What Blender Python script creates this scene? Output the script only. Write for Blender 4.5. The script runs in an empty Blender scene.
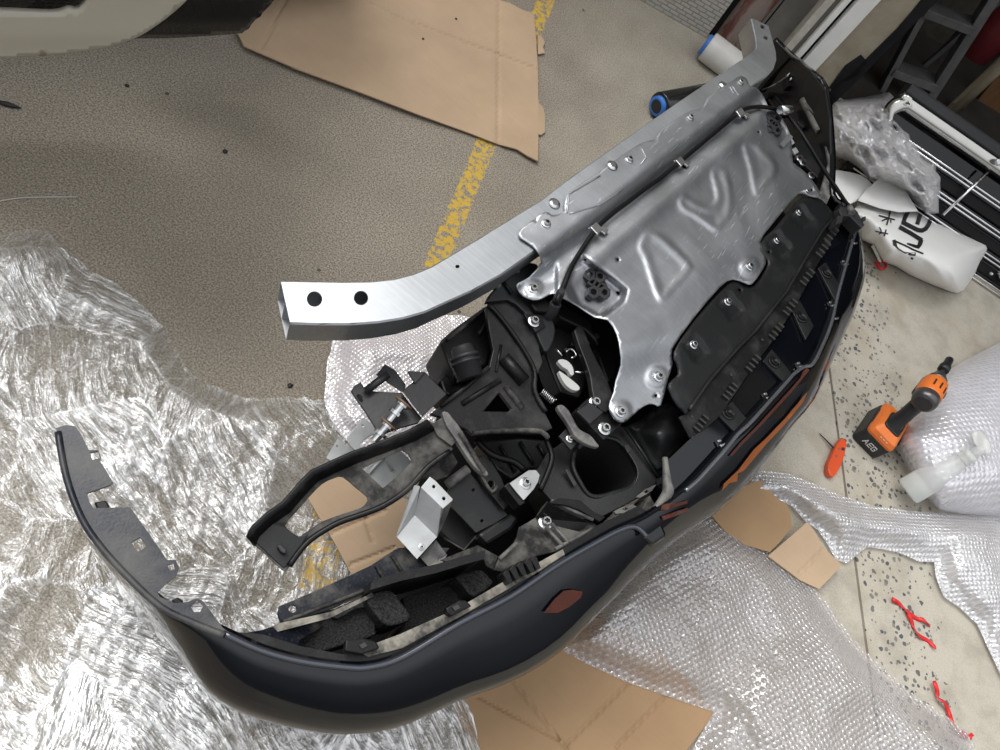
import bpy, bmesh, math, random
import numpy as np
from mathutils import Vector, Matrix, noise
from mathutils.geometry import delaunay_2d_cdt
from mathutils.bvhtree import BVHTree

random.seed(4)
SC = bpy.context.scene
COL = SC.collection

# ---------------------------------------------------------------- camera
H = 1.5                       # height of the phone above the floor
FPX = 751.0                   # focal length for a 1000 px wide frame
DOWN = Vector((190 - 500, 745 - 375, FPX)).normalized()     # straight down, seen from the camera (x right, y down, z ahead)
UPC = -DOWN
AHEAD = Vector((0, 0, 1)); AHEAD = (AHEAD - AHEAD.dot(UPC) * UPC).normalized()
RIGHT = AHEAD.cross(UPC)
ROT = Matrix((RIGHT, AHEAD, UPC))
CAMPOS = Vector((0, 0, H))

cam_d = bpy.data.cameras.new('camera'); cam = bpy.data.objects.new('camera', cam_d); COL.objects.link(cam)
cam_d.sensor_width = 36.0; cam_d.lens = 36.0 * FPX / 1000.0; cam_d.clip_start = 0.02
M3 = ROT @ Matrix(((1, 0, 0), (0, -1, 0), (0, 0, -1)))
cam.matrix_world = Matrix.Translation(CAMPOS) @ M3.to_4x4()
SC.camera = cam

# ---------------------------------------------------------------- light
world = bpy.data.worlds.new('overcast_sky'); SC.world = world; world.use_nodes = True
wn = world.node_tree; wn.nodes.clear()
w_out = wn.nodes.new('ShaderNodeOutputWorld'); w_bg = wn.nodes.new('ShaderNodeBackground')
w_tc = wn.nodes.new('ShaderNodeTexCoord'); w_sep = wn.nodes.new('ShaderNodeSeparateXYZ'); w_rmp = wn.nodes.new('ShaderNodeValToRGB')
wn.links.new(w_tc.outputs['Generated'], w_sep.inputs[0]); wn.links.new(w_sep.outputs['Z'], w_rmp.inputs[0])
w_rmp.color_ramp.elements[0].position = 0.05; w_rmp.color_ramp.elements[0].color = (0.10, 0.10, 0.105, 1)
w_rmp.color_ramp.elements[1].position = 0.85; w_rmp.color_ramp.elements[1].color = (1.0, 1.02, 1.06, 1)
wn.links.new(w_rmp.outputs[0], w_bg.inputs[0]); wn.links.new(w_bg.outputs[0], w_out.inputs[0])
_e = w_rmp.color_ramp.elements.new(0.35); _e.color = (0.26, 0.265, 0.275, 1)
w_bg.inputs[1].default_value = 0.85
sun_d = bpy.data.lights.new('soft_sun', 'SUN'); sun_d.energy = 2.1; sun_d.angle = math.radians(45); sun_d.color = (1, 0.98, 0.95)
sun = bpy.data.objects.new('soft_sun', sun_d); COL.objects.link(sun)
sun.rotation_euler = Vector((0.70, -0.18, -1.0)).to_track_quat('-Z', 'Y').to_euler(); sun.location = (-2, 2, 5)
SC.view_settings.view_transform = 'Standard'; SC.view_settings.look = 'None'
SC.view_settings.gamma = 1.0; SC.view_settings.use_curve_mapping = False
SC.view_settings.exposure = 0.62

# ---------------------------------------------------------------- helpers
def P(u, v, z=0.0):
    """point of the place at height z on the line of sight through (u, v) of the photograph"""
    d = ROT @ Vector((u - 500, v - 375, FPX))
    return CAMPOS + d * ((z - H) / d.z)

def pin(poly, x, y):
    r = False; n = len(poly); j = n - 1
    for i in range(n):
        xi, yi = poly[i]; xj, yj = poly[j]
        if (yi > y) != (yj > y) and x < (xj - xi) * (y - yi) / (yj - yi) + xi: r = not r
        j = i
    return r

def edist(poly, x, y):
    b = 1e9; n = len(poly)
    for i in range(n):
        ax, ay = poly[i]; bx, by = poly[(i + 1) % n]
        dx, dy = bx - ax, by - ay
        t = ((x - ax) * dx + (y - ay) * dy) / (dx * dx + dy * dy + 1e-9)
        t = 0 if t < 0 else 1 if t > 1 else t
        d = (ax + t * dx - x) ** 2 + (ay + t * dy - y) ** 2
        if d < b: b = d
    return math.sqrt(b)

def sst(a, b, x):
    t = max(0.0, min(1.0, (x - a) / (b - a))); return t * t * (3 - 2 * t)

def circ(u, v, r, n=14, ry=None, rot=0.0):
    ry = ry or r; c, s = math.cos(rot), math.sin(rot)
    return [(u + r * math.cos(2 * math.pi * k / n) * c - ry * math.sin(2 * math.pi * k / n) * s,
             v + r * math.cos(2 * math.pi * k / n) * s + ry * math.sin(2 * math.pi * k / n) * c) for k in range(n)]

def dens(poly, step, closed=True):
    out = []; n = len(poly)
    for i in range(n if closed else n - 1):
        a = poly[i]; b = poly[(i + 1) % n]
        k = max(1, int(math.dist(a, b) / step))
        for j in range(k): out.append(tuple(a[q] + (b[q] - a[q]) * j / k for q in range(len(a))))
    if not closed: out.append(tuple(poly[-1]))
    return out

def smooth_poly(poly, closed=True, k=4):
    """Catmull-Rom through the points"""
    n = len(poly); out = []
    for i in range(n if closed else n - 1):
        p = [poly[(i + j) % n] if closed else poly[max(0, min(n - 1, i + j))] for j in (-1, 0, 1, 2)]
        for s in range(k):
            t = s / k
            out.append(tuple(0.5 * ((2 * p[1][q]) + (-p[0][q] + p[2][q]) * t + (2 * p[0][q] - 5 * p[1][q] + 4 * p[2][q] - p[3][q]) * t * t + (-p[0][q] + 3 * p[1][q] - 3 * p[2][q] + p[3][q]) * t ** 3) for q in range(len(p[1]))))
    if not closed: out.append(tuple(poly[-1]))
    return out

def plane3(a, b, c):
    A = np.array([[a[0], a[1], 1], [b[0], b[1], 1], [c[0], c[1], 1]], float); k = np.linalg.solve(A, np.array([a[2], b[2], c[2]], float))
    return lambda u, v: float(k[0] * u + k[1] * v + k[2])

ORG = {}
def link(name, verts, faces, mat, parent=None, smooth=False, mods=None):
    """one mesh object; verts are given in the place's own metres, the origin is put at the foot of the mesh"""
    me = bpy.data.meshes.new(name)
    vs = [Vector(v) for v in verts]
    xs = [v.x for v in vs]; ys = [v.y for v in vs]
    o0 = Vector(((min(xs) + max(xs)) / 2, (min(ys) + max(ys)) / 2, min(v.z for v in vs)))
    me.from_pydata([v - o0 for v in vs], [], faces); me.update()
    for m in (mat if isinstance(mat, (list, tuple)) else [mat]): me.materials.append(m)
    if smooth:
        for p in me.polygons: p.use_smooth = True
    o = bpy.data.objects.new(name, me); COL.objects.link(o)
    if parent is not None:
        o.parent = parent; o.location = o0 - ORG[parent.name]
    else: o.location = o0
    ORG[o.name] = o0
    return o

def solid(o, t, bev=0.0, off=-1):
    m = o.modifiers.new('thickness', 'SOLIDIFY'); m.thickness = t; m.offset = off
    if bev:
        b = o.modifiers.new('bevel', 'BEVEL'); b.width = bev; b.segments = 2; b.limit_method = 'ANGLE'; b.angle_limit = math.radians(40)
    return o

def tri(outline, holes, res):
    """constrained triangulation in the plane of the outline"""
    pts = []; ed = []
    def loop(l):
        s = len(pts); pts.extend(Vector((p[0], p[1])) for p in l)
        ed.extend((s + i, s + (i + 1) % len(l)) for i in range(len(l)))
    loop(outline)
    for h in holes: loop(h)
    if res:
        us = [p[0] for p in outline]; vs = [p[1] for p in outline]
        r = res * 0.45; row = 0
        y = min(vs) + res / 2
        while y < max(vs):
            x = min(us) + (res / 2 if row % 2 else 0)
            while x < max(us):
                if pin(outline, x, y) and not any(pin(h, x, y) for h in holes) and edist(outline, x, y) > r and all(edist(h, x, y) > r for h in holes):
                    pts.append(Vector((x, y)))
                x += res
            y += res * 0.87; row += 1
    vo, _, fo, *_ = delaunay_2d_cdt(pts, ed, [], 0, 1e-5)
    fs = []
    for f in fo:
        cx = sum(vo[i].x for i in f) / len(f); cy = sum(vo[i].y for i in f) / len(f)
        if pin(outline, cx, cy) and not any(pin(h, cx, cy) for h in holes): fs.append(f)
    used = sorted({i for f in fs for i in f}); mp = {i: k for k, i in enumerate(used)}
    return [(vo[i].x, vo[i].y) for i in used], [[mp[i] for i in f] for f in fs]

def sheet(name, outline, z, mat, parent=None, holes=(), t=0.003, res=None, smooth=False, bev=0.0, off=-1, edge=None):
    """sheet, plate or film whose outline is traced at its real height z (a number or a function)"""
    if edge: outline = dens(outline, edge)
    p2, fs = tri(outline, list(holes), res)
    zf = z if callable(z) else (lambda u, v: z)
    vs = [P(u, v, zf(u, v)) for u, v in p2]
    nz = 0
    for f in fs:
        a, b, c = vs[f[0]], vs[f[1]], vs[f[2]]; nz += ((b - a).cross(c - a)).z
    if nz < 0: fs = [list(reversed(f)) for f in fs]
    o = link(name, vs, fs, mat, parent, smooth)
    if t: solid(o, t, bev, off)
    return o

def bvh(o):
    org = ORG[o.name]
    return BVHTree.FromPolygons([v.co + org for v in o.data.vertices], [list(p.vertices) for p in o.data.polygons])

def on(tree, u, v, lift=0.0, z=0.5):
    d = (ROT @ Vector((u - 500, v - 375, FPX))).normalized()
    h = tree.ray_cast(CAMPOS, d)
    if h[0] is None: return P(u, v, z), Vector((0, 0, 1))
    n = h[1] if h[1].dot(d) < 0 else -h[1]
    return h[0] + n * lift, n

def tube_geo(pts, r, seg=10, caps=True):
    pts = [Vector(p) for p in pts]; n = len(pts); vs = []; fs = []
    rr = r if isinstance(r, (list, tuple)) else [r] * n
    prev = None
    for i, p in enumerate(pts):
        d = (pts[min(i + 1, n - 1)] - pts[max(i - 1, 0)]).normalized()
        if prev is None:
            prev = d.orthogonal().normalized()
        a = (prev - d * prev.dot(d))
        a = a.normalized() if a.length > 1e-6 else d.orthogonal().normalized()
        b = d.cross(a); prev = a
        for k in range(seg):
            t = 2 * math.pi * k / seg
            vs.append(p + (a * math.cos(t) + b * math.sin(t)) * rr[i])
    for i in range(n - 1):
        for k in range(seg):
            fs.append([i * seg + k, i * seg + (k + 1) % seg, (i + 1) * seg + (k + 1) % seg, (i + 1) * seg + k])
    if caps:
        fs.append(list(reversed(range(seg)))); fs.append([(n - 1) * seg + k for k in range(seg)])
    return vs, fs

def tube(name, pts, r, mat, parent=None, seg=10, smooth=True, k=1):
    if k > 1:
        pts = [tuple(p) for p in pts]
        if isinstance(r, (list, tuple)): r = [q[0] for q in smooth_poly([(x, 0.0) for x in r], False, k)]
        pts = smooth_poly(pts, False, k)
    vs, fs = tube_geo(pts, r, seg)
    o = link(name, vs, fs, mat, parent)
    if smooth:
        for p in o.data.polygons: p.use_smooth = len(p.vertices) == 4
    return o

def lathe(name, a, b, prof, mat, parent=None, seg=24, smooth=True):
    """prof: (fraction along a->b, radius) pairs"""
    a, b = Vector(a), Vector(b)
    vs = []; fs = []; d = (b - a).normalized(); x = d.orthogonal().normalized(); y = d.cross(x)
    for f, r in prof:
        c = a + (b - a) * f
        for k in range(seg):
            t = 2 * math.pi * k / seg; vs.append(c + (x * math.cos(t) + y * math.sin(t)) * r)
    for i in range(len(prof) - 1):
        for k in range(seg): fs.append([i * seg + k, i * seg + (k + 1) % seg, (i + 1) * seg + (k + 1) % seg, (i + 1) * seg + k])
    fs.append(list(reversed(range(seg)))); fs.append([(len(prof) - 1) * seg + k for k in range(seg)])
    o = link(name, vs, fs, mat, parent)
    if smooth:
        for p in o.data.polygons: p.use_smooth = len(p.vertices) == 4
    return o

def box(name, c, ax, ay, az, mat, parent=None, bev=0.0):
    """box at centre c with half-axis vectors"""
    c = Vector(c); ax = Vector(ax); ay = Vector(ay); az = Vector(az)
    vs = [c + ax * i + ay * j + az * k for k in (-1, 1) for j in (-1, 1) for i in (-1, 1)]
    fs = [[0, 2, 3, 1], [4, 5, 7, 6], [0, 1, 5, 4], [2, 6, 7, 3], [0, 4, 6, 2], [1, 3, 7, 5]]
    if ax.cross(ay).dot(az) < 0: fs = [list(reversed(f)) for f in fs]
    o = link(name, vs, fs, mat, parent)
    if bev:
        b = o.modifiers.new('bevel', 'BEVEL'); b.width = bev; b.segments = 2
    return o

def prism(name, base, top, mat, parent=None, bev=0.0, smooth=False):
    """solid between two loops of equal length"""
    n = len(base); vs = [Vector(p) for p in base] + [Vector(p) for p in top]
    fs = [[i, (i + 1) % n, n + (i + 1) % n, n + i] for i in range(n)] + [list(reversed(range(n))), list(range(n, 2 * n))]
    bm = bmesh.new(); bv = [bm.verts.new(v) for v in vs]
    for f in fs: bm.faces.new([bv[i] for i in f])
    bmesh.ops.recalc_face_normals(bm, faces=bm.faces)
    bm.verts.index_update(); fs = [[v.index for v in f.verts] for f in bm.faces]; bm.free()
    o = link(name, vs, fs, mat, parent, smooth)
    if bev:
        b = o.modifiers.new('bevel', 'BEVEL'); b.width = bev; b.segments = 2; b.limit_method = 'ANGLE'
    return o

def block(name, outline, ztop, h, mat, parent=None, bev=0.004):
    """upright block whose top face is the outline at height ztop"""
    zf = ztop if callable(ztop) else (lambda u, v: ztop)
    top = [P(u, v, zf(u, v)) for u, v in outline]
    return prism(name, [p - Vector((0, 0, h)) for p in top], top, mat, parent, bev)

def empty(name, loc):
    o = bpy.data.objects.new(name, None); COL.objects.link(o); o.location = loc; o.empty_display_size = 0.05
    ORG[o.name] = Vector(loc); return o

def tag(o, label, cat, group=None, kind=None):
    o['label'] = label; o['category'] = cat
    if group: o['group'] = group
    if kind: o['kind'] = kind
    return o

def struct(o):
    o['kind'] = 'structure'; return o

# ---------------------------------------------------------------- materials
class NT:
    def __init__(s, name):
        s.m = bpy.data.materials.new(name); s.m.use_nodes = True; s.t = s.m.node_tree; s.t.nodes.clear()
        s.out = s.n('OutputMaterial')
    def n(s, typ, **kw):
        nd = s.t.nodes.new('ShaderNode' + typ)
        for k, v in kw.items():
            if hasattr(nd, k): setattr(nd, k, v)
        return nd
    def l(s, a, b): s.t.links.new(a, b)
    def coord(s, scale=(1, 1, 1), rot=(0, 0, 0), loc=(0, 0, 0)):
        tc = s.n('TexCoord'); mp = s.n('Mapping'); s.l(tc.outputs['Object'], mp.inputs[0])
        mp.inputs['Scale'].default_value = scale; mp.inputs['Rotation'].default_value = rot; mp.inputs['Location'].default_value = loc
        return mp.outputs[0]
    def noise(s, vec, scale, detail=3, rough=0.55, dist=0.0):
        nd = s.n('TexNoise'); nd.inputs['Scale'].default_value = scale; nd.inputs['Detail'].default_value = detail
        nd.inputs['Roughness'].default_value = rough; nd.inputs['Distortion'].default_value = dist
        if vec is not None: s.l(vec, nd.inputs['Vector'])
        return nd.outputs[0]
    def ramp(s, fac, *stops):
        r = s.n('ValToRGB'); e = r.color_ramp.elements
        while len(e) < len(stops): e.new(0.5)
        for el, (p, c) in zip(e, stops):
            el.position = p; el.color = (c, c, c, 1) if isinstance(c, (int, float)) else (*c, 1)
        s.l(fac, r.inputs[0]); return r.outputs[0]
    def math(s, op, a, b=None, clamp=False):
        nd = s.n('Math'); nd.operation = op; nd.use_clamp = clamp
        for i, x in enumerate((a, b)):
            if x is None: continue
            if isinstance(x, (int, float)): nd.inputs[i].default_value = x
            else: s.l(x, nd.inputs[i])
        return nd.outputs[0]
    def mix(s, fac, a, b):
        nd = s.n('Mix'); nd.data_type = 'RGBA'
        for sock, x in ((nd.inputs[0], fac), (nd.inputs[6], a), (nd.inputs[7], b)):
            if isinstance(x, (int, float)): sock.default_value = x
            elif isinstance(x, tuple): sock.default_value = (*x, 1)
            else: s.l(x, sock)
        return nd.outputs[2]
    def bump(s, h, strength=0.5, dist=0.01, nrm=None):
        b = s.n('Bump'); b.inputs['Strength'].default_value = strength; b.inputs['Distance'].default_value = dist
        s.l(h, b.inputs['Height'])
        if nrm is not None: s.l(nrm, b.inputs['Normal'])
        return b.outputs[0]
    def bsdf(s, color=None, rough=0.5, metal=0.0, normal=None, spec=0.5, coat=0.0):
        p = s.n('BsdfPrincipled')
        for nm, x in (('Base Color', color), ('Roughness', rough), ('Metallic', metal), ('Specular IOR Level', spec), ('Coat Weight', coat)):
            if x is None: continue
            if isinstance(x, tuple): p.inputs[nm].default_value = (*x, 1)
            elif isinstance(x, (int, float)): p.inputs[nm].default_value = x
            else: s.l(x, p.inputs[nm])
        if normal is not None: s.l(normal, p.inputs['Normal'])
        return p.outputs[0]
    def done(s, sh): s.l(sh, s.out.inputs[0]); return s.m

def simple(name, c, rough=0.5, metal=0.0, var=0.15, vs=30, bump=0.0, bs=200, spec=0.5, coat=0.0):
    n = NT(name); v = n.coord()
    k = n.noise(v, vs, 4)
    a = tuple(x * (1 - var) for x in c); b = tuple(min(1, x * (1 + var)) for x in c)
    col = n.mix(n.ramp(k, (0.3, 0.0), (0.7, 1.0)), a, b)
    nr = n.bump(n.noise(v, bs, 2), bump, 0.003) if bump else None
    return n.done(n.bsdf(col, rough, metal, nr, spec, coat))

def dusty(name, c, dust, amount=0.5, rough=0.5, scale=18, thr=0.5, spec=0.22):
    n = NT(name); v = n.coord()
    k = n.noise(v, scale, 6, 0.65); f = n.ramp(k, (thr - 0.08, 0.0), (thr + 0.12, 1.0))
    f = n.math('MULTIPLY', f, amount)
    s = n.math('MULTIPLY', n.ramp(n.noise(v, 260, 2), (0.55, 0.0), (0.75, 1.0)), amount * 0.3)
    f = n.math('MAXIMUM', f, s)
    r = n.math('ADD', n.math('MULTIPLY', f, 0.5), rough, True)
    return n.done(n.bsdf(n.mix(f, c, dust), r, 0, n.bump(n.noise(v, 300, 2), 0.15, 0.002), spec))

def alu(name, c=(0.72, 0.735, 0.75), rough=0.36, streak=(1, 1, 1), ang=0.0, worn=0.0):
    n = NT(name); v = n.coord(rot=(0, 0, ang)); vs = n.coord(scale=(3, 60, 30), rot=(0, 0, ang))
    k = n.noise(v, 7, 6, 0.6); s = n.noise(vs, 4, 4); k2 = n.noise(v, 3.2, 4, 0.65, 1.2)
    col = n.mix(n.ramp(k, (0.35, 0.0), (0.68, 1.0)), tuple(x * 0.78 for x in c), c)
    col = n.mix(n.math('MULTIPLY', n.ramp(s, (0.45, 0.0), (0.62, 1.0)), 0.25), col, tuple(min(1, x * 1.15) for x in c))
    col = n.mix(n.math('MULTIPLY', n.ramp(k2, (0.42, 1.0), (0.60, 0.0)), worn * 0.6), col, tuple(x * 0.55 for x in c))
    sc = n.noise(n.coord(scale=(9, 130, 60), rot=(0, 0, ang + 0.9)), 3, 3)
    w1 = n.noise(n.coord(scale=(26, 2.2, 10), rot=(0, 0, ang + 0.5)), 9, 2, 0.5, 0.6)
    scr = n.math('MULTIPLY', n.ramp(w1, (0.655, 0.0), (0.67, 1.0)), n.ramp(k, (0.45, 0.0), (0.60, 1.0)))
    col = n.mix(n.math('MULTIPLY', scr, worn), col, tuple(min(1, x * 1.7) for x in c))
    r = n.math('ADD', n.math('MULTIPLY', k2, 0.30), rough - 0.13)
    h = n.math('ADD', n.math('MULTIPLY', sc, 0.4), n.math('MULTIPLY', s, 0.4))
    return n.done(n.bsdf(col, r, 1.0, n.bump(h, 0.12, 0.002)))

def film_mat(name, base=(0.76, 0.76, 0.745), op=(0.12, 0.86), ang=0.5, bump=1.0):
    """stretch film: clear, many layers, facets of streaky wrinkles lying in different directions"""
    n = NT(name)
    v0 = n.coord()
    def warp(sc, amt):
        nz = n.n('TexNoise'); nz.inputs['Scale'].default_value = sc; nz.inputs['Detail'].default_value = 2; n.l(v0, nz.inputs['Vector'])
        vm = n.n('VectorMath'); vm.operation = 'MULTIPLY_ADD'; n.l(nz.outputs[1], vm.inputs[0]); vm.inputs[1].default_value = (amt, amt, 0.0); n.l(v0, vm.inputs[2])
        return vm.outputs[0]
    wv = warp(4.0, 0.16); wf = warp(3.0, 0.13)
    vo = n.n('TexVoronoi'); vo.inputs['Scale'].default_value = 5.5; vo.inputs['Randomness'].default_value = 1.0; n.l(wv, vo.inputs['Vector'])
    ve = n.n('TexVoronoi'); ve.feature = 'DISTANCE_TO_EDGE'; ve.inputs['Scale'].default_value = 5.5; ve.inputs['Randomness'].default_value = 1.0; n.l(wv, ve.inputs['Vector'])
    cs = n.n('SeparateXYZ'); n.l(vo.outputs['Color'], cs.inputs[0])
    an = n.math('ADD', n.math('MULTIPLY', n.math('SUBTRACT', cs.outputs[0], 0.5), 1.7), ang)
    vr = n.n('VectorRotate'); vr.rotation_type = 'Z_AXIS'; n.l(wf, vr.inputs['Vector']); n.l(an, vr.inputs['Angle'])
    def st(sx, sy, det=3, rg=0.55):
        mp = n.n('Mapping'); n.l(vr.outputs[0], mp.inputs[0]); mp.inputs['Scale'].default_value = (sx, sy, 2)
        return n.noise(mp.outputs[0], 1.0, det, rg)
    s1 = st(9, 62, 4); s2 = st(30, 170, 2); s3 = n.noise(v0, 85, 3, 0.6)
    h = n.math('ADD', n.math('ADD', n.math('MULTIPLY', s1, 1.0), n.math('MULTIPLY', s2, 0.45)), n.math('MULTIPLY', s3, 0.35))
    s = n.math('ADD', n.math('ADD', n.math('MULTIPLY', s1, 0.5), n.math('MULTIPLY', s2, 0.3)), n.math('MULTIPLY', s3, 0.2))
    lay = n.math('ADD', n.math('MULTIPLY', n.math('SUBTRACT', cs.outputs[1], 0.5), 0.12), n.math('MULTIPLY', n.math('SUBTRACT', n.noise(v0, 6, 5, 0.65), 0.5), 0.5))
    f = n.ramp(n.math('ADD', s, lay), (0.40, 0.0), (0.50, 0.42), (0.60, 1.0))
    edge = n.ramp(ve.outputs['Distance'], (0.0, 0.35), (0.025, 0.0))
    f = n.math('ADD', n.math('MULTIPLY', f, op[1] - op[0]), op[0], True)
    f = n.math('ADD', f, edge, True)
    nr = n.bump(h, bump, 0.011)
    gl = n.n('BsdfGlossy'); gl.inputs['Roughness'].default_value = 0.18; gl.inputs['Color'].default_value = (1, 1, 1, 1); n.l(nr, gl.inputs['Normal'])
    df = n.n('BsdfDiffuse'); df.inputs['Color'].default_value = (*base, 1); n.l(nr, df.inputs['Normal'])
    m1 = n.n('MixShader'); m1.inputs[0].default_value = 0.45; n.l(df.outputs[0], m1.inputs[1]); n.l(gl.outputs[0], m1.inputs[2])
    tr = n.n('BsdfTransparent'); tr.inputs['Color'].default_value = (0.97, 0.97, 0.96, 1)
    m2 = n.n('MixShader'); n.l(f, m2.inputs[0]); n.l(tr.outputs[0], m2.inputs[1]); n.l(m1.outputs[0], m2.inputs[2])
    return n.done(m2.outputs[0])

def bubble_mat(name, base=(0.82, 0.80, 0.83), op=(0.3, 0.7), cell=0.0115, ang=0.4, bump=0.9, gloss=0.4, wrs=16):
    """bubble wrap: rows of small round bubbles on a clear web"""
    n = NT(name); v0 = n.coord(rot=(0, 0, ang))
    mp = n.n('Mapping'); n.l(v0, mp.inputs[0]); mp.inputs['Scale'].default_value = (1, 1, 0.02)
    vo = n.n('TexVoronoi'); vo.inputs['Scale'].default_value = 1 / cell; vo.inputs['Randomness'].default_value = 0.22; n.l(mp.outputs[0], vo.inputs['Vector'])
    d = vo.outputs['Distance']
    dome = n.math('SUBTRACT', 1.0, n.math('POWER', n.math('MULTIPLY', d, 2.1), 2.0), True)
    ring = n.ramp(d, (0.22, 0.0), (0.40, 1.0), (0.50, 0.35))
    wr = n.noise(n.coord(), wrs, 4, 0.6)
    big = n.ramp(n.noise(n.coord(), 5, 3), (0.35, 0.0), (0.65, 1.0))
    h = n.math('ADD', n.math('MULTIPLY', dome, 0.5), n.math('MULTIPLY', wr, 1.6))
    nr = n.bump(h, bump, 0.006)
    f = n.math('ADD', n.math('MULTIPLY', ring, 0.55), n.math('MULTIPLY', big, 0.45))
    f = n.math('ADD', n.math('MULTIPLY', f, op[1] - op[0]), op[0], True)
    gl = n.n('BsdfGlossy'); gl.inputs['Roughness'].default_value = 0.12; gl.inputs['Color'].default_value = (0.95, 0.95, 0.96, 1); n.l(nr, gl.inputs['Normal'])
    df = n.n('BsdfDiffuse'); df.inputs['Color'].default_value = (*base, 1); n.l(nr, df.inputs['Normal'])
    m1 = n.n('MixShader'); m1.inputs[0].default_value = gloss; n.l(df.outputs[0], m1.inputs[1]); n.l(gl.outputs[0], m1.inputs[2])
    tr = n.n('BsdfTransparent'); tr.inputs['Color'].default_value = (0.96, 0.95, 0.96, 1)
    m2 = n.n('MixShader'); n.l(f, m2.inputs[0]); n.l(tr.outputs[0], m2.inputs[1]); n.l(m1.outputs[0], m2.inputs[2])
    return n.done(m2.outputs[0])

def card_mat(name, c=(0.47, 0.325, 0.20)):
    n = NT(name); v = n.coord()
    k = n.noise(v, 5, 5, 0.6); fl = n.noise(n.coord(scale=(4, 90, 10), rot=(0, 0, 0.6)), 2, 3)
    col = n.mix(n.ramp(k, (0.3, 0.0), (0.7, 1.0)), tuple(x * 0.9 for x in c), tuple(min(1, x * 1.08) for x in c))
    col = n.mix(n.math('MULTIPLY', n.ramp(fl, (0.5, 0.0), (0.7, 1.0)), 0.12), col, tuple(x * 0.75 for x in c))
    return n.done(n.bsdf(col, 0.8, 0, n.bump(fl, 0.08, 0.003), 0.2))

MB = {}
MB['alu_beam'] = alu('extruded aluminium', (0.52, 0.54, 0.56), 0.46, ang=-1.05)
MB['alu_plate'] = alu('pressed aluminium', (0.47, 0.485, 0.505), 0.45, ang=-1.0, worn=0.75)
MB['alu_part'] = simple('satin aluminium', (0.40, 0.41, 0.41), 0.40, 0.3, 0.25, 14, 0.1, 90)
MB['zinc'] = simple('zinc plated steel', (0.56, 0.57, 0.57), 0.28, 1.0, 0.1, 60)
MB['chrome'] = simple('chrome', (0.85, 0.85, 0.85), 0.08, 1.0, 0.03)
MB['socket'] = simple('dark socket', (0.02, 0.02, 0.02), 0.6)
MB['gloss'] = simple('black gloss paint', (0.003, 0.0034, 0.005), 0.06, 0, 0.1, 3, spec=0.45)
MB['flange'] = dusty('satin black wing flange', (0.014, 0.016, 0.023), (0.22, 0.21, 0.18), 0.30, 0.30, 9, 0.54, 0.35)
MB['black'] = dusty('black plastic', (0.006, 0.006, 0.0065), (0.13, 0.125, 0.115), 0.20, 0.34, 16, 0.58)
MB['panel'] = dusty('black grained plastic', (0.009, 0.0095, 0.010), (0.12, 0.12, 0.12), 0.12, 0.36, 10, 0.6, 0.28)
MB['dust'] = dusty('dusty black plastic', (0.012, 0.012, 0.012), (0.20, 0.19, 0.17), 0.50, 0.6, 22, 0.50)
MB['dusty_rail'] = dusty('thick dust on plastic', (0.05, 0.048, 0.045), (0.36, 0.335, 0.28), 0.7, 0.8, 24, 0.47)
MB['navy'] = dusty('dusty navy paint', (0.006, 0.008, 0.014), (0.34, 0.31, 0.25), 0.42, 0.3, 9, 0.57, 0.35)
MB['deep'] = simple('dark inner plastic', (0.004, 0.004, 0.0045), 0.5, 0, 0.3, spec=0.2)
MB['steel_black'] = simple('black coated steel', (0.016, 0.0165, 0.0175), 0.38, 0.0, 0.25, 12, 0.1, 120, spec=0.4)
MB['foam'] = simple('black grained foam', (0.022, 0.022, 0.023), 0.8, 0, 0.9, 330, 1.0, 300, 0.3)
MB['grey_steel'] = dusty('worn grey steel', (0.055, 0.055, 0.055), (0.26, 0.245, 0.22), 0.45, 0.45, 30, 0.48, 0.5)
MB['white_plastic'] = simple('white plastic', (0.40, 0.40, 0.385), 0.35, 0, 0.05)
MB['rubber'] = simple('black rubber', (0.022, 0.0225, 0.024), 0.45, 0, 0.2, spec=0.35)
MB['cable'] = simple('black cable sheath', (0.004, 0.004, 0.0045), 0.4, spec=0.2)
MB['amber'] = simple('amber reflection tint', (0.25, 0.062, 0.006), 0.4, 0, 0.12, 20)  # colour of the orange reflection painted on the bumper skin
MB['redline'] = simple('deep red tint', (0.06, 0.011, 0.004), 0.4, 0, 0.2)  # for the painted reflection on the nose and the red lines
MB['card'] = card_mat('corrugated cardboard', (0.475, 0.345, 0.23))
MB['card_shaded'] = card_mat('brown cardboard with painted shade', (0.33, 0.215, 0.12))  # bumper's shade on two cartons is put into this darker colour
MB['film'] = film_mat('stretch film')
MB['bubble'] = bubble_mat('bubble wrap')
MB['bubble_thick'] = bubble_mat('thick bubble wrap', (0.80, 0.79, 0.84), (0.72, 0.95), 0.016, 0.8, 0.8, 0.28)
MB['bubble_bundle'] = film_mat('crumpled cloudy wrap', (0.80, 0.785, 0.79), (0.70, 0.98), 0.3, 0.8)
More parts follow.
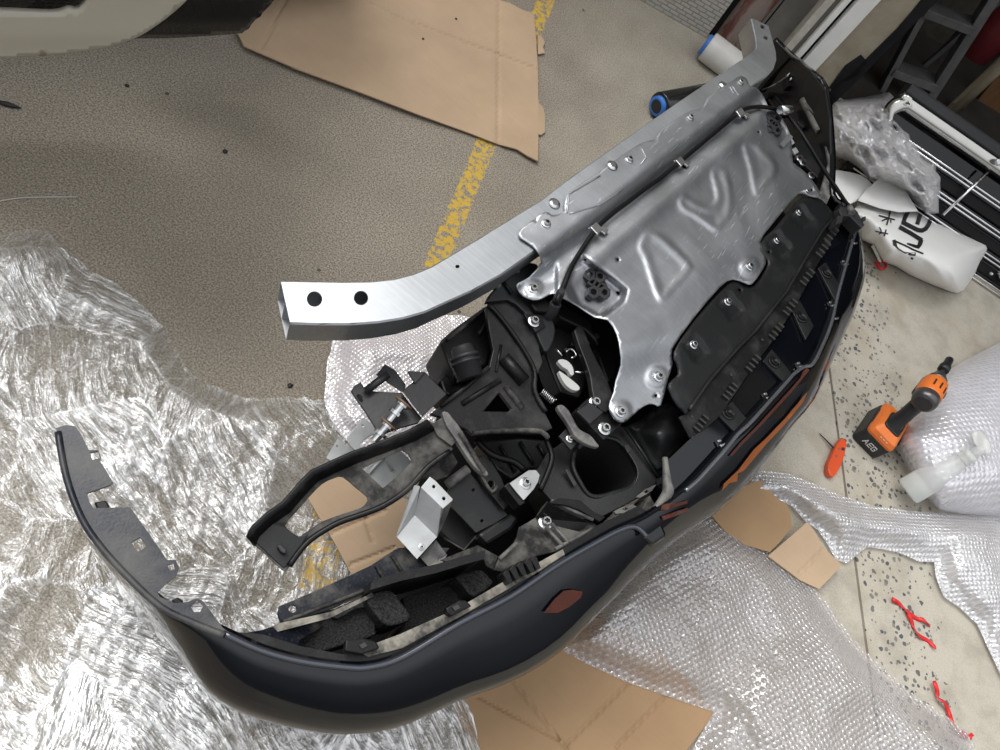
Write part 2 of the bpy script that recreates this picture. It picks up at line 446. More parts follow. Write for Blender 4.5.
# ================================================================ structure
def floor_mat(name):
    n = NT(name); v = n.coord()
    sp = n.n('SeparateXYZ'); n.l(v, sp.inputs[0]); X, Y = sp.outputs[0], sp.outputs[1]
    def lin(a, b, flip=1):
        """signed distance to the floor line a-b"""
        d = (b - a).normalized(); nx, ny = -d.y * flip, d.x * flip; c = -(nx * a.x + ny * a.y)
        return n.math('ADD', n.math('ADD', n.math('MULTIPLY', X, nx), n.math('MULTIPLY', Y, ny)), c)
    ya, yb = P(487, 142), P(437, 262)
    dy = lin(ya, yb, 1)                                   # + to the right of the yellow line
    ja, jb = P(830, 373), P(867, 650)
    dj = lin(ja, jb, 1)                                   # + to the right of the joint
    big = n.noise(v, 2.3, 5, 0.6); mid = n.noise(v, 9, 5, 0.65); fine = n.noise(v, 240, 6, 0.8); spk = n.noise(v, 75, 4, 0.7)
    # left: worn exposed-sand concrete
    g = n.ramp(fine, (0.41, 0.0), (0.60, 1.0))
    left = n.mix(g, (0.135, 0.115, 0.088), (0.46, 0.41, 0.335))
    left = n.mix(n.ramp(spk, (0.60, 0.0), (0.72, 0.45)), left, (0.10, 0.085, 0.065))
    left = n.mix(n.ramp(big, (0.38, 0.28), (0.60, 0.0)), left, (0.14, 0.12, 0.095))
    beige = n.mix(g, (0.27, 0.24, 0.19), (0.50, 0.46, 0.385))
    beige = n.mix(n.ramp(mid, (0.35, 0.22), (0.60, 0.0)), beige, (0.15, 0.13, 0.10))
    far = n.math('ADD', n.math('MULTIPLY', n.math('SUBTRACT', big, 0.5), 0.9), dy)
    col = n.mix(n.ramp(far, (0.0, 0.0), (0.45, 1.0)), left, beige)
    # right: pale ground concrete with a band of exposed pebbles
    right = n.mix(n.ramp(fine, (0.3, 0.0), (0.7, 1.0)), (0.36, 0.33, 0.27), (0.55, 0.515, 0.44))
    right = n.mix(n.ramp(mid, (0.34, 0.45), (0.56, 0.0)), right, (0.22, 0.195, 0.15))
    right = n.mix(n.ramp(n.noise(v, 3.3, 4), (0.55, 0.0), (0.72, 0.4)), right, (0.34, 0.27, 0.17))
    vo = n.n('TexVoronoi'); vo.inputs['Scale'].default_value = 72; vo.inputs['Randomness'].default_value = 1.0
    wv = n.n('VectorMath'); wv.operation = 'ADD'; nz2 = n.n('TexNoise'); nz2.inputs['Scale'].default_value = 60; n.l(v, nz2.inputs['Vector'])
    sc = n.n('VectorMath'); sc.operation = 'SCALE'; sc.inputs['Scale'].default_value = 0.012; n.l(nz2.outputs[1], sc.inputs[0])
    n.l(v, wv.inputs[0]); n.l(sc.outputs[0], wv.inputs[1]); n.l(wv.outputs[0], vo.inputs['Vector'])
    cs = n.n('SeparateXYZ'); n.l(vo.outputs['Color'], cs.inputs[0])
    size = n.math('MULTIPLY', n.math('SUBTRACT', cs.outputs[0], 0.12), 0.60)
    stone = n.math('GREATER_THAN', size, vo.outputs['Distance'])
    band = n.math('ADD', dj, n.math('MULTIPLY', n.math('SUBTRACT', mid, 0.5), 0.35))
    bm = n.ramp(band, (0.0, 0.0), (0.015, 1.0), (0.15, 1.0), (0.30, 0.0))
    stone = n.math('MULTIPLY', stone, n.math('GREATER_THAN', bm, 0.42))
    scol = n.mix(cs.outputs[1], (0.075, 0.085, 0.095), (0.21, 0.195, 0.17))
    right = n.mix(stone, right, scol)
    dx = lin(P(770, 400), P(815, 640), 1)
    rm = n.ramp(n.math('ADD', dx, n.math('MULTIPLY', n.math('SUBTRACT', mid, 0.5), 0.3)), (0.0, 0.0), (0.12, 1.0))
    # behind the bumper the pale slab fades into the yard concrete
    col = n.mix(n.math('MULTIPLY', rm, 1.0), col, right)
    # yellow painted line, worn
    dl = n.math('ABSOLUTE', dy)
    pa = n.math('LESS_THAN', n.math('ADD', dl, n.math('MULTIPLY', n.math('SUBTRACT', n.noise(v, 60, 2), 0.5), 0.02)), 0.027)
    wear = n.ramp(n.noise(v, 55, 5, 0.7), (0.47, 0.0), (0.50, 1.0))
    e_ = (yb - ya).normalized(); e0 = -(e_.x * yb.x + e_.y * yb.y) - 0.03
    al = n.math('ADD', n.math('ADD', n.math('MULTIPLY', X, e_.x), n.math('MULTIPLY', Y, e_.y)), e0)
    pa = n.math('MULTIPLY', n.math('MULTIPLY', pa, wear), n.math('LESS_THAN', al, 0.0))
    ka, kb2 = P(336, 478), P(316, 590); e2 = (kb2 - ka).normalized()
    d2 = n.math('ABSOLUTE', lin(ka, kb2, 1))
    a2 = n.math('ADD', n.math('ADD', n.math('MULTIPLY', X, e2.x), n.math('MULTIPLY', Y, e2.y)), -(e2.x * ka.x + e2.y * ka.y))
    p2 = n.math('MULTIPLY', n.math('LESS_THAN', d2, 0.032), n.math('MULTIPLY', n.math('GREATER_THAN', a2, 0.0), n.math('LESS_THAN', a2, (kb2 - ka).length)))
    pa = n.math('MAXIMUM', pa, n.math('MULTIPLY', p2, n.ramp(n.noise(v, 40, 4, 0.7), (0.47, 0.0), (0.51, 1.0))))
    col = n.mix(pa, col, (0.58, 0.38, 0.06))
    # dirt specks
    vs = n.n('TexVoronoi'); vs.inputs['Scale'].default_value = 9; n.l(v, vs.inputs['Vector'])
    speck = n.math('LESS_THAN', vs.outputs['Distance'], 0.045)
    col = n.mix(n.math('MULTIPLY', speck, 0.75), col, (0.03, 0.028, 0.025))
    h = n.math('ADD', n.math('MULTIPLY', fine, 0.6), n.math('MULTIPLY', spk, 0.4))
    return n.done(n.bsdf(col, 0.85, 0, n.bump(h, 0.35, 0.004), 0.25))

FM = floor_mat('yard concrete')
J0, J1 = P(830, 373), P(867, 650); JD = (J1 - J0).normalized(); JN = Vector((-JD.y, JD.x, 0))
def slab(side):
    a = J0 - JD * 7 + JN * side * 0.004; b = J0 + JD * 7 + JN * side * 0.004
    return [a, b, b + JN * side * 8, a + JN * side * 8]
vs = []; fs = []
for s in (-1, 1):
    q = slab(s); k = len(vs)
    if (q[1] - q[0]).cross(q[2] - q[0]).z < 0: q.reverse()
    vs += q + [p - Vector((0, 0, 0.03)) for p in q]
    fs += [[k, k + 1, k + 2, k + 3]] + [[k + i, k + 4 + i, k + 4 + (i + 1) % 4, k + (i + 1) % 4] for i in range(4)]
k = len(vs); vs += [Vector((-8, -8, -0.012)), Vector((8, -8, -0.012)), Vector((8, 8, -0.012)), Vector((-8, 8, -0.012))]; fs.append([k, k + 1, k + 2, k + 3])
me = bpy.data.meshes.new('floor'); me.from_pydata(vs, [], fs); me.materials.append(FM)
floor = bpy.data.objects.new('floor', me); COL.objects.link(floor); struct(floor); ORG['floor'] = Vector((0, 0, 0))

WA = P(640, 0); WT = (P(835, 112) - WA).normalized(); WNv = Vector((WT.y, -WT.x, 0))
if WNv.dot(-WA) < 0: WNv = -WNv                          # towards the yard
def WP(t, z, off=0.0): return WA + WT * t - WNv * off + Vector((0, 0, z))      # off: depth behind the wall face
def WR(u, v, off=0.0):
    d = ROT @ Vector((u - 500, v - 375, FPX)); k = ((WA - WNv * off - CAMPOS).dot(WNv)) / d.dot(WNv); return CAMPOS + d * k
def wbox(name, t0, t1, z0, z1, o0, o1, mat, parent=None, bev=0.0):
    return box(name, WP((t0 + t1) / 2, (z0 + z1) / 2, (o0 + o1) / 2), WT * (t1 - t0) / 2, WNv * (o1 - o0) / 2, Vector((0, 0, (z1 - z0) / 2)), mat, parent, bev)

def siding_mat():
    n = NT('pale shingle siding'); v = n.coord(rot=(math.radians(90), 0, 0))
    b = n.n('TexBrick'); tc = n.n('TexCoord'); mp = n.n('Mapping'); n.l(tc.outputs['Object'], mp.inputs[0])
    mp.inputs['Rotation'].default_value = (0, 0, -math.atan2(WT.y, WT.x))
    sp = n.n('SeparateXYZ'); n.l(mp.outputs[0], sp.inputs[0]); cb = n.n('CombineXYZ'); n.l(sp.outputs[0], cb.inputs[0]); n.l(sp.outputs[2], cb.inputs[1])
    n.l(cb.outputs[0], b.inputs['Vector']); b.inputs['Scale'].default_value = 11
    b.inputs['Color1'].default_value = (0.47, 0.455, 0.41, 1); b.inputs['Color2'].default_value = (0.52, 0.505, 0.455, 1); b.inputs['Mortar'].default_value = (0.33, 0.315, 0.28, 1)
    b.inputs['Mortar Size'].default_value = 0.025; b.inputs['Mortar Smooth'].default_value = 0.6; b.inputs['Brick Width'].default_value = 0.40; b.inputs['Row Height'].default_value = 0.16
    return n.done(n.bsdf(b.outputs['Color'], 0.7, 0, n.bump(n.math('SUBTRACT', 1.0, b.outputs['Fac']), 0.6, 0.01), 0.3))
M_side = siding_mat()
M_conc = simple('pale wall concrete', (0.50, 0.48, 0.43), 0.85, 0, 0.25, 9, 0.3, 120)
def render_mat():
    n = NT('beige render'); v = n.coord()
    col = n.mix(n.ramp(n.noise(v, 12, 5), (0.35, 0.0), (0.65, 1.0)), (0.31, 0.27, 0.20), (0.40, 0.355, 0.275))
    return n.done(n.bsdf(col, 0.9, 0, n.bump(n.noise(v, 260, 2), 0.5, 0.004), 0.2))
M_rend = render_mat()
M_white = simple('white painted steel', (0.86, 0.86, 0.83), 0.4, 0, 0.06, 12)
M_blk = simple('black tar paint', (0.007, 0.0075, 0.009), 0.55, 0, 0.3, spec=0.25)
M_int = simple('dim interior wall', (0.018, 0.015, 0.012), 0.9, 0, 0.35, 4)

struct(wbox('wall_left', -1.0, 0.272, 0.0, 3.2, 0.0, 0.15, M_side))
wall_b = struct(wbox('wall_back', 0.28, 0.582, 0.0, 3.2, 0.17, 0.3, M_conc))
wbox('crack_strip', 0.458, 0.462, 0.02, 3.2, 0.165, 0.175, M_blk, wall_b)
wr = struct(wbox('wall_right', 0.652, 0.79, 0.0, 3.2, -0.01, 0.18, M_rend))
struct(wbox('trim_1', 0.272, 0.300, 0.0, 3.2, 0.03, 0.2, M_blk))
struct(wbox('wall_far', 2.9, 6.0, 0.0, 3.2, -0.01, 0.18, M_rend))
struct(wbox('wall_above', 0.79, 2.9, 2.5, 3.2, 0.0, 0.18, M_rend))
# black paint along the edge of the opening and a torn black patch on the render
pt = []
rnd = random.Random(3)
for i in range(15):
    z = i * 0.07; pt.append((0.772 - 0.018 * rnd.random() - 0.008 * math.sin(i * 1.3), z))
vsx = [WP(t, z, -0.0135) for t, z in pt] + [WP(0.80, z, -0.0135) for t, z in reversed(pt)]
o = prism('paint_edge', [p + WNv * 0.001 for p in vsx], [p - WNv * 0.02 for p in vsx], M_blk, wr)
pp = [(861, 55), (867, 62), (858, 76), (849, 80), (840, 83), (833, 90), (829, 88), (836, 78), (845, 66)]
b0 = [WR(u, v, -0.0135) for u, v in pp]
prism('paint_patch', [p + WNv * 0.001 for p in b0], [p - WNv * 0.02 for p in b0], M_blk, wr)

# white steel frame post: a wide flange, a groove and a narrow flange
post = empty('trim_2', WP(0.60, 0, -0.02)); post['kind'] = 'structure'
wbox('post_face', 0.596, 0.652, 0.02, 3.2, -0.035, 0.03, M_white, post, 0.002)
wbox('post_groove', 0.578, 0.597, 0.02, 3.2, -0.005, 0.03, M_blk, post)
wbox('post_flange', 0.560, 0.580, 0.02, 3.2, -0.03, 0.03, M_white, post, 0.002)
wbox('post_channel', 0.540, 0.561, 0.02, 3.2, -0.01, 0.03, simple('grey steel channel', (0.16, 0.155, 0.14), 0.6), post)
wbox('post_edge', 0.515, 0.541, 0.02, 3.2, -0.02, 0.03, simple('cream steel edge', (0.55, 0.53, 0.47), 0.5), post)
wbox('base_plate', 0.51, 0.66, 0.0, 0.02, -0.04, 0.03, M_blk, post)

# the dark store behind the opening; floor and wall colours carry its shade
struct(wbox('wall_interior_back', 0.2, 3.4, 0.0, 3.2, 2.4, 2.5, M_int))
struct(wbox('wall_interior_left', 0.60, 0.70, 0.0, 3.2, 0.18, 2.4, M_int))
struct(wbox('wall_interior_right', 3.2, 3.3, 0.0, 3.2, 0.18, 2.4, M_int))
struct(wbox('floor_interior', 0.80, 3.2, -0.004, 0.004, 0.10, 2.4, simple('store floor with painted shade', (0.03, 0.026, 0.021), 0.8, 0, 0.4, 5)))
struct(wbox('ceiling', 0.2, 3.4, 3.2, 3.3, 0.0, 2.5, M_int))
struct(wbox('trim_3', 0.792, 0.815, 0.0, 2.5, 0.03, 0.07, simple('dark door track', (0.05, 0.05, 0.052), 0.4, 0.6)))

# ================================================================ things by the wall
M_pole = NT('rusty red paint'); _v = M_pole.coord()
_f = M_pole.ramp(M_pole.noise(M_pole.coord(scale=(9, 9, 2.2)), 2.2, 5, 0.6), (0.44, 0.0), (0.54, 1.0))
M_pole = M_pole.done(M_pole.bsdf(M_pole.mix(_f, (0.115, 0.035, 0.026), (0.20, 0.155, 0.13)), 0.6, 0, M_pole.bump(M_pole.noise(_v, 60, 4), 0.4, 0.004)))
pb = P(727, 40)
pole = lathe('steel_pole', pb, pb + Vector((0, 0, 3.2)), [(0, 0.064), (0.003, 0.06), (1, 0.06)], M_pole, seg=28)
tag(pole, 'thick rusty red steel pole with flaking paint standing at the wall foot', 'pole')
pb2 = P(788, 34)
rust = simple('brown rust', (0.075, 0.050, 0.032), 0.75, 0, 0.4, 25, 0.3)
pp2 = lathe('thin_pipe', pb2, pb2 + Vector((0, 0, 3.2)), [(0, 0.02), (0.02, 0.02), (0.021, 0.014), (1, 0.014)], rust)
tag(pp2, 'thin brown rusted pipe between the weeds and the white post', 'pipe')

# weeds
M_weed = simple('dry weed', (0.085, 0.075, 0.032), 0.8, 0, 0.4, 50)
for wi, (wu, wv, lab) in enumerate(((768, 26, 'clump of dry weeds at the wall foot beside the beam end'),)):
    root = empty('weed_clump', P(wu, wv)); tag(root, lab, 'weed')
    stv, stf = [], []
    for i in range(46):
        b = P(wu + rnd.uniform(-9, 12), wv + rnd.uniform(-3, 8)); ang = rnd.uniform(0, 6.28); L = rnd.uniform(0.04, 0.11)
        d = Vector((math.cos(ang) * 0.5, math.sin(ang) * 0.5, 1)).normalized()
        vs, fs = tube_geo([b, b + d * L * 0.5, b + d * L + Vector((math.cos(ang), math.sin(ang), -0.2)) * L * 0.3], [0.0014, 0.001, 0.0005], 4)
        k = len(stv); stv += vs; stf += [[i2 + k for i2 in f] for f in fs]
        if i % 2 == 0:
            c = b + d * L * 0.8; s = Vector((math.cos(ang + 1.5), math.sin(ang + 1.5), 0.3)) * 0.012
            k = len(stv); stv += [c, c + s + d * 0.008, c + s * 2, c + s - d * 0.006]; stf.append([k, k + 1, k + 2, k + 3])
    s = link('stems', stv, stf, M_weed, root); s['kind'] = 'stuff'

# rolls of wrap
M_blue = simple('blue core plastic', (0.045, 0.19, 0.62), 0.4)
def roll(name, a, b, r, mat, label, cat, hole=0.55, parentmat=M_blue):
    a, b = Vector(a), Vector(b); root = empty(name, (min(a.x, b.x) * 0.5 + max(a.x, b.x) * 0.5, (a.y + b.y) / 2, 0)); tag(root, label, cat)
    d = (b - a); L = d.length
    lathe('wound_film', a, b, [(0, r * 0.74), (0, r * 0.96), (0.012, r), (0.988, r), (1, r * 0.96), (1, r * 0.74)], mat, root, 32)
    e = d.normalized() * 0.012
    core = lathe('core', a - e, b + e, [(0, r * hole), (0, r * 0.73), (0.03, r * 0.75), (0.97, r * 0.75), (1, r * 0.73), (1, r * hole)], parentmat, root, 28)
    lathe('core_bore', a - e * 1.03, b + e * 1.03, [(0, r * hole * 0.99), (1, r * hole * 0.99)], MB['socket'], root, 24)
    return root
ra = P(659, 106, 0.042); rb = ra + (P(705, 97, 0.042) - ra).normalized() * 0.30
roll('black_film_roll', ra, rb, 0.042, simple('black stretch film', (0.01, 0.01, 0.011), 0.2, spec=0.7), 'black roll of stretch film with a blue core lying behind the beam', 'roll', 0.52)
ra = P(707, 46, 0.05); rb = ra + (P(752, 80, 0.05) - ra).normalized() * 0.34
roll('white_film_roll', ra, rb, 0.05, simple('cloudy white film', (0.62, 0.61, 0.57), 0.35, 0, 0.08, 20), 'white roll of wrap with a blue core at the foot of the red pole', 'roll', 0.4)

# dark odds and ends inside the store
M_lad = simple('dull aluminium ladder', (0.13, 0.13, 0.13), 0.5, 0.3, 0.3, 14)
lad = empty('step_ladder', WP(1.06, 0, 0.30)); tag(lad, 'dull aluminium step ladder leaning inside the dark opening', 'ladder')
LO = 0.30
def wbar(name, a, b, w, d, mat, parent):
    a, b = Vector(a), Vector(b); ax = (b - a) / 2; s = ax.cross(WNv).normalized() * w / 2
    return box(name, (a + b) / 2, ax, s, WNv * d / 2, mat, parent, 0.002)
Lb0, Lb1 = WR(878, 96, LO), WR(942, -24, LO); Rb0, Rb1 = WR(929, 97, LO), WR(1006, -24, LO)
def ext(a, b, z): return a + (b - a) * ((z - a.z) / (b.z - a.z))
La, Lc = ext(Lb0, Lb1, 0.0), ext(Lb0, Lb1, 1.5); Ra, Rc = ext(Rb0, Rb1, 0.0), ext(Rb0, Rb1, 1.5)
wbar('rail', La, Lc, 0.022, 0.06, M_lad, lad); wbar('rail', Ra, Rc, 0.034, 0.06, M_lad, lad)
for i in range(6):
    f = 0.06 + i * 0.152
    wbar('tread', La + (Lc - La) * f, Ra + (Rc - Ra) * (f + 0.02), 0.03, 0.075, M_lad, lad)
wbar('rear_leg', WP(0.86, 0.0, 0.55), WP(1.0, 1.5, 0.40), 0.02, 0.02, M_lad, lad)
wbar('rear_leg', WP(1.25, 0.0, 0.62), WP(1.22, 1.5, 0.42), 0.02, 0.02, M_lad, lad)
cream = simple('cream cardboard tube', (0.34, 0.29, 0.20), 0.7, 0, 0.1)
ta, tb = WR(938, 124, 0.42), WR(1012, 54, 0.42)
tt = tube('cardboard_tube', [ext(ta, tb, 0.04), ta, tb, ext(ta, tb, 0.75)], 0.026, cream, seg=20); tag(tt, 'long cream tube leaning inside the store beside the ladder', 'tube')
M_wood = NT('stained plywood'); _k = M_wood.noise(M_wood.coord(scale=(8, 8, 2)), 5, 5, 0.6, 1.5)
M_wood = M_wood.done(M_wood.bsdf(M_wood.mix(_k, (0.10, 0.045, 0.016), (0.25, 0.13, 0.055)), 0.6))
wq = [WR(u, v, 0.6) for u, v in ((966, 110), (1006, 66), (1030, 110), (990, 138))]
wq[0].z = max(wq[0].z, 0.0); wq[3].z = max(0.0, wq[3].z)
zz = min(p.z for p in wq)
wq = [p - Vector((0, 0, zz)) for p in wq]
wd = prism('plywood_board', wq, [p - WNv * 0.018 for p in wq], M_wood); tag(wd, 'brown plywood board leaning behind the cream tube', 'board')
crate = simple('dark brown crate', (0.06, 0.05, 0.035), 0.8, 0, 0.3)
cr = wbox('wooden_crate', 0.95, 1.35, 0.0, 0.24, 0.85, 1.2, crate, None, 0.004); tag(cr, 'dim brown crate on the store floor behind the ladder', 'crate')
rd = lathe('red_canister', WP(1.52, 0.24, 0.95), WP(1.52, 0.56, 0.95), [(0, 0.085), (0.02, 0.09), (0.8, 0.09), (0.92, 0.04), (1, 0.035)], simple('dull red paint', (0.16, 0.02, 0.025), 0.4)); rd.location.z = 0.0
tag(rd, 'dull red canister standing in the dark store behind the ladder', 'canister')
s2 = wbox('storage_box', 1.75, 2.5, 0.0, 0.42, 0.7, 1.2, simple('black box', (0.018, 0.018, 0.019), 0.5), None, 0.006); tag(s2, 'large black box in the store behind the plywood board', 'box')

# chrome grille leaning towards the wall
gr = empty('radiator_grille', P(985, 225, 0)); tag(gr, 'chrome framed black radiator grille with thin bright slats against the ladder', 'grille')
GT0, GT1 = P(899, 98, 0.26), P(1013, 177, 0.26)
gz = (GT1 - GT0).normalized(); GB = P(944, 213, 0.10)
gd = (GB - GT0); gd = gd - gz * gd.dot(gz); gd.normalize(); gl_ = min(0.46, 0.24 / max(0.2, -gd.z))             # down the grille face
gn = gz.cross(gd); gn = gn if gn.z > 0 else -gn
def G(a, b, c=0.0): return GT0 + gz * a + gd * b + gn * c
GW = 1.0
def gtri(u, v, c=0.0):
    d = ROT @ Vector((u - 500, v - 375, FPX)); k = (GT0 + gn * c - CAMPOS).dot(gn) / d.dot(gn); return CAMPOS + d * k
fr = []
prof = [(-0.024, -0.012), (-0.02, 0.012), (-0.006, 0.022), (0.006, 0.018), (0.012, 0.021), (0.024, 0.012), (0.028, -0.012)]
path = [G(0.012, 0.075), G(-0.002, 0.05), G(0.006, 0.02), G(0.03, 0.003), G(0.08, 0.0), G(GW, 0.0)]
path = smooth_poly([tuple(p) for p in path], False, 5); path = [Vector(p) for p in path]
vs = []; fs = []
for i, p in enumerate(path):
    d = (path[min(i + 1, len(path) - 1)] - path[max(0, i - 1)]).normalized(); s = d.cross(gn).normalized()
    w = 0.45 + 0.55 * sst(0.08, 0.02, (p - GT0).dot(gd))
    for a, b in prof: vs.append(p + s * a * w + gn * (b + 0.012))
m = len(prof)
for i in range(len(path) - 1):
    for k in range(m): fs.append([i * m + k, i * m + (k + 1) % m, (i + 1) * m + (k + 1) % m, (i + 1) * m + k])
fs += [list(range(m)), [(len(path) - 1) * m + k for k in range(m)]]
link('chrome_frame', vs, fs, simple('brushed chrome trim', (0.45, 0.445, 0.42), 0.2, 1.0, 0.06), gr, True)
box('back_shell', G(GW / 2, gl_ / 2, -0.045), gz * GW / 2, gd * gl_ / 2, gn * 0.014, MB['gloss'], gr, 0.01)
box('top_shroud', G(GW / 2 + 0.0, -0.035, -0.01), gz * (GW / 2), gd * 0.02, gn * 0.03, MB['steel_black'], gr, 0.008)
for i in range(5):
    b = 0.085 + i * 0.075
    for k in range(2):
        bb = b + k * 0.013
        tube('slat', [G(0.02, bb, 0.0), G(GW, bb, 0.0)], 0.0032, MB['chrome'], gr, 8)
    box('mesh_bar', G(GW / 2, b + 0.042, -0.02), gz * GW / 2, gd * 0.017, gn * 0.006, MB['deep'], gr, 0.003)
ca, cb = gtri(988, 172, 0.008), gtri(943, 215, 0.008)
tube('cross_bar', [ca, cb], 0.005, MB['chrome'], gr, 8)
bz = gtri(998, 162, 0.045)
lathe('screw', bz, bz + gn * 0.008, [(0, 0.012), (0.7, 0.012), (1, 0.007)], MB['zinc'], gr, 12)

# ================================================================ the cream car at top left
CA, CB = P(0, 52, 0.2), P(84, 45, 0.2); ce = (CB - CA).normalized(); cn = Vector((-ce.y, ce.x, 0))
if cn.dot(CA) < 0: cn = -cn                                # away from the camera
car = empty('parked_car', (CA.x, CA.y, 0) if False else (CA + cn * 1.0 - Vector((0, 0, CA.z)))); tag(car, 'cream car with a black mesh grille and black front lip, only its nose in view', 'car')
M_cream = simple('cream car paint', (0.80, 0.77, 0.65), 0.18, 0, 0.02, 3, spec=0.5, coat=0.6)
zc = lambda u, v: 0.20 + 0.0034 * (50 - v) + 0.012 * sst(30, 48, v) * 0
nose = smooth_poly([(-160, 58), (-60, 55), (0, 52), (56, 49), (84, 45), (112, 40), (132, 33), (150, 23), (179, 0), (215, -40), (250, -90), (240, -130)], False, 5) + smooth_poly([(150, -130), (110, -60), (83, 0), (67, 5), (50, 9), (0, 7), (-60, 8), (-160, 12)], False, 4)
ns = sheet('bumper_cover', nose, lambda u, v: zc(u, v) + 0.02 * sst(52, 25, v), M_cream, car, t=0.012, res=4, edge=4, smooth=True, bev=0.0)
def mesh_mat():
    n = NT('black honeycomb mesh'); v = n.coord(scale=(1, 1, 1)); vo = n.n('TexVoronoi'); vo.inputs['Scale'].default_value = 75; vo.inputs['Randomness'].default_value = 0.12; n.l(v, vo.inputs['Vector'])
    f = n.ramp(vo.outputs['Distance'], (0.35, 0.0), (0.5, 1.0))
    return n.done(n.bsdf(n.mix(f, (0.004, 0.004, 0.004), (0.022, 0.022, 0.022)), 0.4, 0, n.bump(f, 1.0, 0.012)))
sheet('mesh_grille', [(-160, 20), (-60, 18), (0, 16), (52, 16), (72, 12), (95, 0), (122, -60), (160, -130), (-160, -130)], lambda u, v: zc(u, v) - 0.035, mesh_mat(), car, t=0.01)
lip = smooth_poly([(126, 38), (134, 33.5), (165, 33), (196, 31.5), (241, 28)], False, 3) + [(252, 17), (269, 0), (310, -60), (330, -130), (240, -130), (225, -60), (179, 0), (150, 22)]
sheet('front_lip', lip, lambda u, v: 0.155 + 0.003 * (35 - v) + 0.025 * sst(36, 12, v), MB['gloss'], car, t=0.012, res=4, edge=4, smooth=True)
tube('lip_edge', [P(u, v, 0.150) for u, v in ((140, 35), (165, 34.5), (196, 33), (241, 29.5), (252, 19), (269, 2))], 0.006, MB['black'], car, 8, k=3)
tube('crease', [on(bvh(ns), u, v, 0.001)[0] for u, v in ((122, 36), (133, 28), (148, 17), (160, 7), (168, 1))], 0.0015, M_cream, car, 8, k=3)
mid = CA + ce * 0.05
box('car_body', Vector((mid.x, mid.y, 0.62)) + cn * 1.35, ce * 0.92, cn * 1.05, Vector((0, 0, 0.40)), M_cream, car, 0.12)
box('underbody', Vector((mid.x, mid.y, 0.19)) + cn * 1.3, ce * 0.85, cn * 1.08, Vector((0, 0, 0.03)), MB['deep'], car, 0.02)
for s in (-1, 1):
    for k in (0.75,):
        c = Vector((mid.x, mid.y, 0.33)) + cn * k + ce * 0.8 * s
        w = lathe('wheel', c - ce * 0.1, c + ce * 0.1, [(0, 0.2), (0, 0.31), (0.15, 0.33), (0.85, 0.33), (1, 0.31), (1, 0.2)], MB['rubber'], car, 32)

# ================================================================ cardboard
def cardboard(name, outline, label, folds=(), z=0.006, mat='card', warp=0.004, t=0.004, holes=()):
    root = empty(name, P(sum(p[0] for p in outline) / len(outline), sum(p[1] for p in outline) / len(outline), 0)); tag(root, label, 'cardboard')
    def zf(u, v):
        p = P(u, v); h = z + warp * (0.6 + noise.noise(Vector((p.x * 3, p.y * 3, 1.3))))
        for (a, b) in folds:
            dx, dy = b[0] - a[0], b[1] - a[1]; L = math.hypot(dx, dy); tt_ = ((u - a[0]) * dx + (v - a[1]) * dy) / L
            if -3 < tt_ < L + 3: h -= 0.0042 * math.exp(-(((u - a[0]) * dy - (v - a[1]) * dx) / L / 2.0) ** 2)
        return max(h, t + 0.001)
    return root, sheet('board', outline, zf, MB[mat], root, t=t, res=3, edge=5, smooth=False, holes=holes), zf
r_, b_, zf_ = cardboard('flattened_carton', [(236, 30), (244, 46), (258, 52), (300, 70), (360, 92), (420, 115), (470, 133), (498, 144), (517, 149), (528, 156), (538, 161), (538.5, 125), (538, 70), (536, 40), (534, 13), (523, 10), (510, 3), (500, 0), (505, -40), (420, -60), (330, -60), (262, -20)],
    'large flattened tan carton half under the cream car', [((262, 47), (300, -30)), ((498, 144), (499, 0)), ((355, -4), (407, 22)), ((415, 24), (538, 70))], 0.010, 'card', 0.010)
sheet('torn_tab', [(538, 34), (542, 37), (545, 42), (543, 47), (545, 53), (538, 54)], 0.008, MB['card'], r_, t=0.003)
sheet('torn_tab', [(538, 102), (543, 107), (545, 114), (545, 132), (541, 135), (538, 134)], 0.008, MB['card'], r_, t=0.003)
for (u, v) in ((456, 19), (423, 39)):
    q, nn_ = on(bvh(b_), u, v, 0.0012, 0.01); lathe('mark', q, q + Vector((0, 0, 0.0015)), [(0, 0.004), (1, 0.003)], MB['socket'], r_, 10)
cardboard('carton_flap', [(306, 495), (318, 487), (336, 474), (352, 470), (380, 478), (430, 520), (432, 548), (395, 560), (353, 577), (333, 540)], 'tan carton piece on the stretch film seen through the black bracket', [((326, 536), (384, 511)), ((366, 520), (372, 540)), ((345, 567), (394, 548))], 0.055, 'card', 0.006)
cardboard('carton_sheet', [(449, 703), (470, 690), (520, 660), (556, 630), (590, 610), (660, 650), (716, 712), (700, 733), (676, 764), (560, 790), (486, 768), (470, 740)], 'brown carton sheet with painted-in shade at the bottom edge under the bumper nose', [((480, 697), (556, 738)), ((512, 680), (566, 748)), ((566, 745), (629, 682)), ((618, 745), (668, 693))], 0.014, 'card_shaded', 0.008)
cardboard('carton_piece', [(712, 516), (735, 490), (760, 480), (778, 499), (787, 504), (791, 514), (792, 527), (781, 541), (770, 552), (745, 545), (726, 532)], 'brown carton piece with painted-in shade and cut corners against the bumper side', [], 0.030, 'card_shaded', 0.004)
cardboard('carton_corner', [(768, 556), (790, 537), (807, 522), (814, 530), (824, 548), (842, 565), (830, 578), (819, 589), (800, 580)], 'tan carton corner with a bent tip beside the bubble wrap', [((801, 572), (824, 549))], 0.030, 'card', 0.004)

